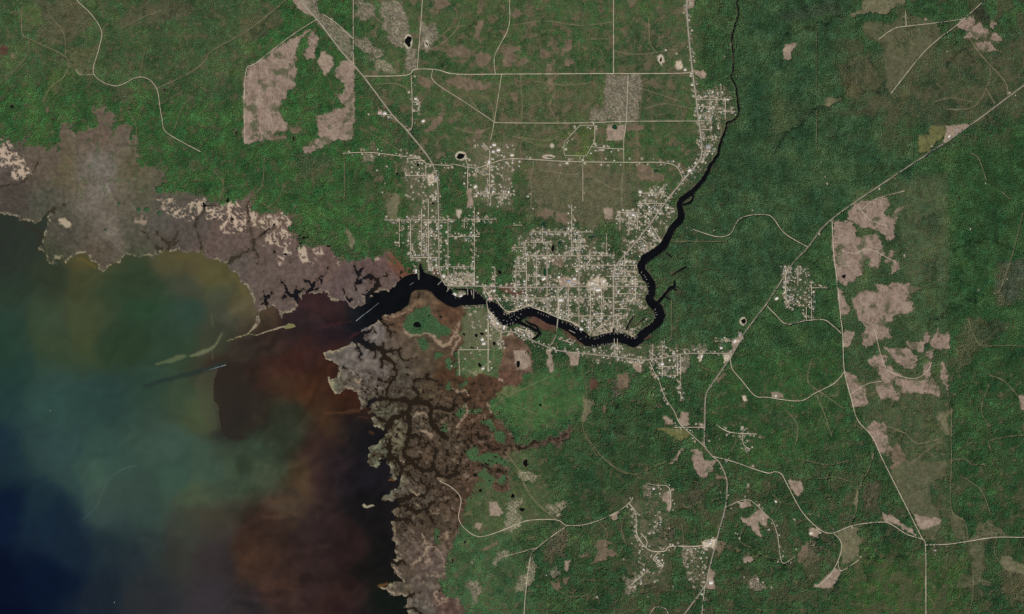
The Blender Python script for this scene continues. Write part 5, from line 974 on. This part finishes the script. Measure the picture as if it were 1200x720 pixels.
order = sorted([k for k, (s_, z) in enumerate(withz) if z and 0 <= s_[0] <= 1200 and 0 <= s_[1] <= 720], key=lambda k: -withz[k][0][3])
solo = set(order[:250])
protos = {}
bulk_v, bulk_f, bulk_m = [], [], []
RK = ['white', 'white', 'pale', 'pale', 'pale', 'grey', 'tan', 'dark']
RKI = {k: i + 1 for i, k in enumerate(['white', 'pale', 'grey', 'tan', 'dark'])}
for k, (s_, z) in enumerate(withz):
    x, y, a, sz, kd = s_
    rk = rb.choice(RK if town[int(y) + M, int(x) + M] > .3 else ['white', 'pale', 'pale', 'tan', 'grey', 'dark']); wd = sz * rb.choice((.58, .7, .82)); gz = float(smp(ZG, x, y)) - .3
    gz = max(gz, 1.0)
    if k in solo:
        wd = sz * .7
        key = (sz, rk)
        if key not in protos:
            v, f, mi = house_geo(sz, wd, 3.4, wd * .28, sz * .12)
            me = bpy.data.meshes.new('house'); me.from_pydata(v, [], f); me.materials.append(M_wall); me.materials.append(M_roof[rk]); me.polygons.foreach_set('material_index', mi); me.update(); protos[key] = me
        o = link('house', protos[key], None, None, '%s roofed house %s' % (ROOFN[rk], z), 'house', '%s roofed houses %s' % (ROOFN[rk], z))
        o.location = wpos(x, y, gz); o.rotation_euler = (0, 0, a)
    else:
        v, f, mi = house_geo(sz, wd, 3.3, wd * .28, sz * .1)
        n0 = len(bulk_v); ca, sa = math.cos(a), math.sin(a); wx, wy, _ = wpos(x, y)
        bulk_v += [(wx + p[0] * ca - p[1] * sa, wy + p[0] * sa + p[1] * ca, gz + p[2]) for p in v]
        bulk_f += [tuple(n0 + q for q in ff) for ff in f]; bulk_m += [0 if m_ == 0 else RKI[rk] for m_ in mi]
me = bpy.data.meshes.new('small_houses'); me.from_pydata(bulk_v, [], bulk_f)
me.materials.append(M_wall)
for k in ['white', 'pale', 'grey', 'tan', 'dark']: me.materials.append(M_roof[k])
me.polygons.foreach_set('material_index', bulk_m); me.update()
link('small_houses', me, None, 'stuff', 'hundreds of tiny pale roofs scattered along the town streets', 'houses')
def big_building(x, y, l, w, ang, rk, lab):
    e = bpy.data.objects.new('building', None); C.objects.link(e); e.location = wpos(x, y, max(float(smp(ZG, x, y)), 1.2) - .2); e.rotation_euler = (0, 0, math.radians(ang))
    e['label'] = lab; e['category'] = 'building'; e['group'] = 'larger buildings of the town and its outskirts'
    h = 6.0; X, Y = l / 2, w / 2
    me = bpy.data.meshes.new('wall'); me.from_pydata([(-X,-Y,0),(X,-Y,0),(X,Y,0),(-X,Y,0),(-X,-Y,h),(X,-Y,h),(X,Y,h),(-X,Y,h)], [], [(0,1,5,4),(1,2,6,5),(2,3,7,6),(3,0,4,7)]); link('wall', me, M_wall, parent=e)
    q = .7; r = w * .12
    me = bpy.data.meshes.new('roof'); me.from_pydata([(-X-q,-Y-q,h),(X+q,-Y-q,h),(X+q,Y+q,h),(-X-q,Y+q,h),(-X-q,0,h+r),(X+q,0,h+r)], [], [(0,1,5,4),(2,3,4,5),(1,2,5),(3,0,4),(3,2,1,0)]); rf = link('roof', me, M_roof[rk], parent=e)
    me = bpy.data.meshes.new('ridge_vent'); a, b, c = l * .3, 1.0, r + h
    me.from_pydata([(-a,-b,c-.5),(a,-b,c-.5),(a,b,c-.5),(-a,b,c-.5),(-a,-b,c+.7),(a,-b,c+.7),(a,b,c+.7),(-a,b,c+.7)], [], [(0,1,5,4),(1,2,6,5),(2,3,7,6),(3,0,4,7),(4,5,6,7)]); link('ridge_vent', me, M_conc, parent=rf)
for b in BIG: big_building(*b)

# ------------------------------------------------------------------ bridge, piers, boats
def box_me(name, x0, x1, y0, y1, z0, z1, bev=0.0):
    me = bpy.data.meshes.new(name)
    me.from_pydata([(x0,y0,z0),(x1,y0,z0),(x1,y1,z0),(x0,y1,z0),(x0,y0,z1),(x1,y0,z1),(x1,y1,z1),(x0,y1,z1)], [], [(3,2,1,0),(4,5,6,7),(0,1,5,4),(1,2,6,5),(2,3,7,6),(3,0,4,7)])
    return me
e = bpy.data.objects.new('road_bridge', None); C.objects.link(e)
p0, p1 = wpos(654, 371.5), wpos(651.5, 395); L = math.hypot(p1[0] - p0[0], p1[1] - p0[1])
e.location = ((p0[0] + p1[0]) / 2, (p0[1] + p1[1]) / 2, 0); e.rotation_euler = (0, 0, math.atan2(p1[1] - p0[1], p1[0] - p0[0]))
e['label'] = 'pale concrete road bridge crossing the black river to the southern bank'; e['category'] = 'bridge'
link('deck', box_me('deck', -L / 2, L / 2, -6.5, 6.5, 5.4, 6.6), M_conc, parent=e)
link('roadway', box_me('roadway', -L / 2, L / 2, -5.4, 5.4, 6.61, 6.75), M_road['h'], parent=e)
for sgn in (-1, 1): link('railing', box_me('railing', -L / 2, L / 2, sgn * 6.0 - .35, sgn * 6.0 + .35, 6.61, 7.8), M_conc, parent=e)
for k in range(7):
    t = -L / 2 + L * (k + .5) / 7; link('pillar', box_me('pillar', t - 1.2, t + 1.2, -5, 5, -3, 5.4), M_conc, parent=e)
def pier(x0, y0, x1, y1, w, lab, grp=None, ends=True):
    a, b = wpos(x0, y0), wpos(x1, y1); L = math.hypot(b[0] - a[0], b[1] - a[1])
    e = bpy.data.objects.new('pier', None); C.objects.link(e); e.location = ((a[0] + b[0]) / 2, (a[1] + b[1]) / 2, 0); e.rotation_euler = (0, 0, math.atan2(b[1] - a[1], b[0] - a[0]))
    e['label'] = lab; e['category'] = 'pier'
    if grp: e['group'] = grp
    link('deck', box_me('deck', -L / 2, L / 2, -w / 2, w / 2, 1.5, 1.9), M_wood, parent=e)
    n = max(2, int(L / 12))
    me = bpy.data.meshes.new('piling'); v = []; f = []
    for k in range(n):
        for sg in (-1, 1):
            t = -L / 2 + L * (k + .5) / n; n0 = len(v); r = .35
            v += [(t - r, sg * w * .4 - r, -3), (t + r, sg * w * .4 - r, -3), (t + r, sg * w * .4 + r, -3), (t - r, sg * w * .4 + r, -3), (t - r, sg * w * .4 - r, 1.5), (t + r, sg * w * .4 - r, 1.5), (t + r, sg * w * .4 + r, 1.5), (t - r, sg * w * .4 + r, 1.5)]
            f += [tuple(n0 + q for q in ff) for ff in ((0,1,5,4),(1,2,6,5),(2,3,7,6),(3,0,4,7))]
    me.from_pydata(v, [], f); link('piling', me, M_bark, parent=e)
    return e
pier(513, 334, 518, 329, 9, 'slanting pale pier on the river mouth shore beside the shed'); pier(523.5, 342, 529, 335, 9, 'slanting pale pier west of the marina block'); pier(490.5, 321, 490.8, 328, 9, 'straight pale pier at the mouth of the narrow boat basin')
pier(548, 338, 548, 346, 10, 'first upright pier east of the marina block'); pier(555, 339, 555, 350, 11, 'second upright pier east of the marina block'); pier(667, 387, 674, 390.5, 10, 'long floating dock by the southern bank east of the bridge')
# small private docks along the banks, boats moored at some of them
def boat_mesh(l, w):
    n = 7; v = []; f = []
    for k in range(n):
        t = k / (n - 1); x = -l / 2 + l * t; b = w / 2 * (1 - max(0, (t - .45) / .55) ** 2.2)
        v += [(x, -b * .7, -.3), (x, b * .7, -.3), (x, b, 1.1 + .5 * t), (x, -b, 1.1 + .5 * t)]
        if k:
            p, q = 4 * (k - 1), 4 * k
            f += [(p, q, q + 3, p + 3)[::-1], (p + 1, q + 1, q + 2, p + 2), (p + 3, q + 3, q + 2, p + 2), (p, p + 1, q + 1, q)]
    f += [(0, 3, 2, 1), (4 * n - 4, 4 * n - 3, 4 * n - 2, 4 * n - 1)]
    me = bpy.data.meshes.new('hull'); me.from_pydata(v, [], f); me.update(); return me
hulls = [boat_mesh(11, 3.6), boat_mesh(14, 4.4), boat_mesh(9, 3.2)]
def cabin_mesh(l, w): return box_me('cabin', -l * .18, l * .1, -w * .32, w * .32, 1.2, 2.7)
cabins = [cabin_mesh(11, 3.6), cabin_mesh(14, 4.4), cabin_mesh(9, 3.2)]
for m_ in hulls + cabins: m_.materials.append(M_hull)
def boat(x, y, ang, kind, lab, grp=None):
    e = bpy.data.objects.new('motorboat', None); C.objects.link(e); e.location = wpos(x, y, 0.05); e.rotation_euler = (0, 0, ang)
    e['label'] = lab; e['category'] = 'boat'
    if grp: e['group'] = grp
    link('hull', hulls[kind], None, parent=e); link('cabin', cabins[kind], None, parent=e); return e
rd_ = random.Random(9)
BANKS = [([(557,341),(570,351),(581,354.5),(587,359)],'off the northern waterfront below the pink boatyard'),([(590,367),(596,369),(606,365),(618,360.5),(626,361)],'off the northern bank west of the bridge'),([(630,366),(646,372)],'off the northern bank just west of the bridge'),([(658,377),(670,380),(676,385),(683,389)],'off the northern bank east of the bridge'),([(686,394),(697,397),(710,391),(730,390),(735,395),(743,396),(748,393)],'off the northern bank along the river bend'),([(752,385),(765,376.5),(769,370),(767,362)],'off the western bank inside the river bend'),([(573,362),(581,372),(587,380.5),(594,381.5),(602,379.5)],'off the southern bank of the boat harbour'),([(690,407),(706,404.5),(720,402.5)],'off the southern bank facing the town'),([(752,318),(757,327),(760,335),(758,346)],'off the western bank north of the bend'),([(533,349),(540,349)],'off the marina block')]
for P, where in BANKS:
    P2 = [(x, y) for x, y in P]
    for a, b in zip(P2[:-1], P2[1:]):
        L = math.hypot(b[0] - a[0], b[1] - a[1]); ux, uy = (b[0] - a[0]) / L, (b[1] - a[1]) / L
        t = .8
        while t < L:
            x, y = a[0] + ux * t, a[1] + uy * t
            best = None
            for sg in (-1, 1):
                nx, ny = -uy * sg, ux * sg
                v = smp(land, x + nx * 3, y + ny * 3)
                if best is None or v < best[0]: best = (v, nx, ny)
            _, nx, ny = best
            ln = rd_.uniform(.9, 2.0)
            pier(x - nx * .6, y - ny * .6, x + nx * ln, y + ny * ln, rd_.choice((4, 5, 6)), 'short pale private dock ' + where, 'private docks ' + where)
            if rd_.random() < .2:
                bx, by = x + nx * (ln * .8) + ux * .9, y + ny * (ln * .8) + uy * .9
                if smp(land, bx, by) < -.4: boat(bx, by, math.atan2(-ny, nx) + rd_.choice((0, math.pi)), rd_.choice((0, 2)), 'white motorboat moored at a dock ' + where, 'moored boats ' + where)
            t += rd_.uniform(2.6, 5.4)
for (x, y) in [(600,371),(603,369),(606,371),(599,375),(604,375),(608,373),(601,378),(594,377),(597,372),(610,368),(680,397),(590,376)]:
    boat(x + rd_.uniform(-.5, .5), y + rd_.uniform(-.5, .5), rd_.uniform(0, 6.28), 0, 'white motorboat anchored in the harbour bend of the river', 'boats anchored in the harbour bend')
def wake(pts, lab):
    P = np.array(smooth_line([(x, y, w) for x, y, w in pts], 6)); T = np.gradient(P[:, :2], axis=0); T /= np.linalg.norm(T, axis=1, keepdims=True); N = np.stack([-T[:, 1], T[:, 0]], 1)
    v = []; f = []
    for k in range(len(P)):
        a = P[k, :2] + N[k] * P[k, 2]; b = P[k, :2] - N[k] * P[k, 2]; v += [wpos(*a, .12), wpos(*b, .12)]
        if k: f.append((2 * k - 2, 2 * k, 2 * k + 1, 2 * k - 1))
    me = bpy.data.meshes.new('wake'); me.from_pydata(v, [], f); link('wake', me, M_foam, 'stuff', lab, 'wake')
wake([(418.3,375.5,.45),(425,370,.4),(432,364.8,.3),(444,355,.12)], 'long white wake trailing behind a motorboat leaving the river mouth')
boat(417.6, 376, math.atan2(-4.6, -6), 1, 'white motorboat with a long wake leaving the river mouth')
wake([(263.5,428.2,.4),(256,430.4,.34),(244,434,.12)], 'short white wake behind a motorboat in the bay channel')
boat(264.3, 428, math.atan2(2, 8), 1, 'white motorboat with a short wake in the bay channel')
wake([(483.5,332,.3),(480,334.5,.2)], 'tiny white wake of a small boat in the river mouth'); boat(484, 331.6, .6, 2, 'small white boat crossing the wide black river mouth')
boat(134, 706, 1.5, 1, 'lone white boat on the dark blue open water'); boat(59, 481.5, .3, 0, 'lone small boat on the green bay water')

# ------------------------------------------------------------------ trees
def tree_mesh(seed, squat):
    r = random.Random(seed); bm = bmesh.new()
    for (ox, oy, oz, rad) in [(0, 0, .62, .46), (r.uniform(-.25, .25), r.uniform(-.25, .25), .78, .30), (r.uniform(-.32, .32), r.uniform(-.32, .32), .55, .32)]:
        g = bmesh.ops.create_icosphere(bm, subdivisions=1, radius=1.0)
        for v in g['verts']:
            q = rad * r.uniform(.78, 1.2); v.co = Vector((v.co.x * q + ox, v.co.y * q + oy, v.co.z * q * squat + oz))
    g = bmesh.ops.create_cone(bm, cap_ends=False, segments=5, radius1=.05, radius2=.025, depth=.6)
    for v in g['verts']: v.co.z += .3
    for f in bm.faces: f.smooth = False
    me = bpy.data.meshes.new('tree'); bm.to_mesh(me); bm.free(); me.materials.append(M_leaf); return me
tcol = bpy.data.collections.new('tree_kinds')
for k in range(4):
    o = bpy.data.objects.new('tree_kind', tree_mesh(k + 1, (1.0, .75, 1.15, .85)[k])); tcol.objects.link(o)
ng = bpy.data.node_groups.new('plant_trees', 'GeometryNodeTree')
ng.interface.new_socket('Geometry', in_out='INPUT', socket_type='NodeSocketGeometry'); ng.interface.new_socket('Geometry', in_out='OUTPUT', socket_type='NodeSocketGeometry')
gi = ng.nodes.new('NodeGroupInput'); go = ng.nodes.new('NodeGroupOutput')
ci = ng.nodes.new('GeometryNodeCollectionInfo'); ci.inputs['Collection'].default_value = tcol; ci.inputs['Separate Children'].default_value = True; ci.inputs['Reset Children'].default_value = True
ip = ng.nodes.new('GeometryNodeInstanceOnPoints'); ip.inputs['Pick Instance'].default_value = True
def named(n, t):
    a = ng.nodes.new('GeometryNodeInputNamedAttribute'); a.data_type = t; a.inputs['Name'].default_value = n; return a
na, nb, nc = named('kind_i', 'INT'), named('turn', 'FLOAT_VECTOR'), named('size', 'FLOAT_VECTOR')
ng.links.new(gi.outputs[0], ip.inputs['Points']); ng.links.new(ci.outputs[0], ip.inputs['Instance'])
ng.links.new(na.outputs['Attribute'], ip.inputs['Instance Index']); ng.links.new(nb.outputs['Attribute'], ip.inputs['Rotation']); ng.links.new(nc.outputs['Attribute'], ip.inputs['Scale'])
ng.links.new(ip.outputs['Instances'], go.inputs[0])
STEP = .82
xs = np.arange(-M + 1, 1200 + M - 1, STEP, dtype=f4); ys = np.arange(-M + 1, 720 + M - 1, STEP, dtype=f4)
TX, TY = np.meshgrid(xs, ys); TX = TX + RNG.uniform(-.5, .5, TX.shape).astype(f4) * STEP; TY = TY + RNG.uniform(-.5, .5, TY.shape).astype(f4) * STEP
TX, TY = TX.ravel(), TY.ravel()
II = np.clip(np.rint(TX).astype(int) + M, 0, W - 1); JJ = np.clip(np.rint(TY).astype(int) + M, 0, H - 1)
keep = RNG.random(len(TX)) < DEN[JJ, II] * np.where(DEN[JJ, II] < .6, .8, 1.0)
TX, TY, II, JJ = TX[keep], TY[keep], II[keep], JJ[keep]
h = HGT[JJ, II] * RNG.uniform(.78, 1.22, len(TX)) ; h = np.clip(h, 3.5, 28)
cr = np.clip(4.8 + h * .40, 6, 13) * RNG.uniform(.85, 1.2, len(TX))
LG = 1.72
tc_ = lin(np.clip(FOR[JJ, II] * RNG.uniform(.9, 1.1, (len(TX), 1)), 0, 255)) * LG
FORESTS = [('green pine forest north of the brown salt marsh, west of the highway', (TX < 420) & (TY < 330)),
 ('patchy open pine woods and yard trees north of the town streets', (TX >= 420) & (TX < 830) & (TY < 262)),
 ('trees standing among the houses of the town and river banks', (TX >= 420) & (TX < 830) & (TY >= 262) & (TY < 440)),
 ('dense dark forest east of the river and north of the diagonal highway', (TX >= 830) & (TY < 440)),
 ('green scrub and low woods beside the southern tidal marsh', (TX < 690) & (TY >= 330) & ~((TX >= 420) & (TY < 440))),
 ('mixed woods around the southern hamlets and logging clearings', (TX >= 690) & (TY >= 440))]
gz = ZG[JJ, II]
ntree = 0
for lab, sel in FORESTS:
    n = int(sel.sum()); ntree += n
    me = bpy.data.meshes.new('forest'); me.vertices.add(n)
    co = np.empty((n, 3), f4); co[:, 0] = (TX[sel] - 600) * PX; co[:, 1] = (360 - TY[sel]) * PX; co[:, 2] = gz[sel] - .3
    me.vertices.foreach_set('co', co.ravel())
    a = me.attributes.new('kind_i', 'INT', 'POINT'); a.data.foreach_set('value', RNG.integers(0, 4, n).astype(np.int32))
    a = me.attributes.new('turn', 'FLOAT_VECTOR', 'POINT'); t = np.zeros((n, 3), f4); t[:, 2] = RNG.uniform(0, 6.28, n); a.data.foreach_set('vector', t.ravel())
    a = me.attributes.new('size', 'FLOAT_VECTOR', 'POINT'); t = np.stack([cr[sel], cr[sel], h[sel]], 1).astype(f4); a.data.foreach_set('vector', t.ravel())
    a = me.attributes.new('leaf', 'FLOAT_VECTOR', 'POINT'); a.data.foreach_set('vector', tc_[sel].astype(f4).ravel())
    me.update()
    o = link('forest', me, None, 'stuff', lab, 'forest')
    md = o.modifiers.new('plant_trees', 'NODES'); md.node_group = ng
print('trees', ntree, 'sites', len(sites), 'roads', len(RD))
# lone wooded hammocks that stand clear in the brown marsh
def hammock(x, y, r, lab):
    e = bpy.data.objects.new('tree_hammock', None); C.objects.link(e); e.location = wpos(x, y, float(smp(ZG, x, y)) - .2)
    e['label'] = lab; e['category'] = 'trees'; e['group'] = 'lone wooded hammocks in the salt marsh'
    q = random.Random(int(x * 7)); bm = bmesh.new(); bt = bmesh.new()
    for _ in range(int(14 * r * r)):
        a = q.uniform(0, 6.28); d = r * PX * math.sqrt(q.random()); ox, oy = d * math.cos(a), d * math.sin(a); hh = q.uniform(7, 13); w = q.uniform(3.5, 6)
        g = bmesh.ops.create_icosphere(bm, subdivisions=1, radius=1.0)
        for v in g['verts']: z = q.uniform(.8, 1.2); v.co = Vector((ox + v.co.x * w * z, oy + v.co.y * w * z, hh * .65 + v.co.z * hh * .36 * z))
        g = bmesh.ops.create_cone(bt, cap_ends=False, segments=5, radius1=.4, radius2=.2, depth=hh * .6)
        for v in g['verts']: v.co += Vector((ox, oy, hh * .3))
    for nm, b, m_ in (('crown', bm, M_leaf2), ('trunk', bt, M_bark)):
        me = bpy.data.meshes.new(nm); b.to_mesh(me); b.free(); link(nm, me, m_, parent=e)
for (x, y, r, lab) in [(163,246,2.4,'largest round dark green wooded hammock alone in the brown salt marsh'),(172,246,2.6,'loose green wooded hammock beside the largest round one'),(187,250,2.2,'small green wooded hammock near the white salt flats'),(140,239,1.6,'small green wooded hammock west of the largest round one'),(187,223,4.2,'wide green wooded hammock just below the forest edge'),(124,270,1.4,'tiny dark green wooded hammock in the grey middle of the marsh')]:
    hammock(x, y, r, lab)
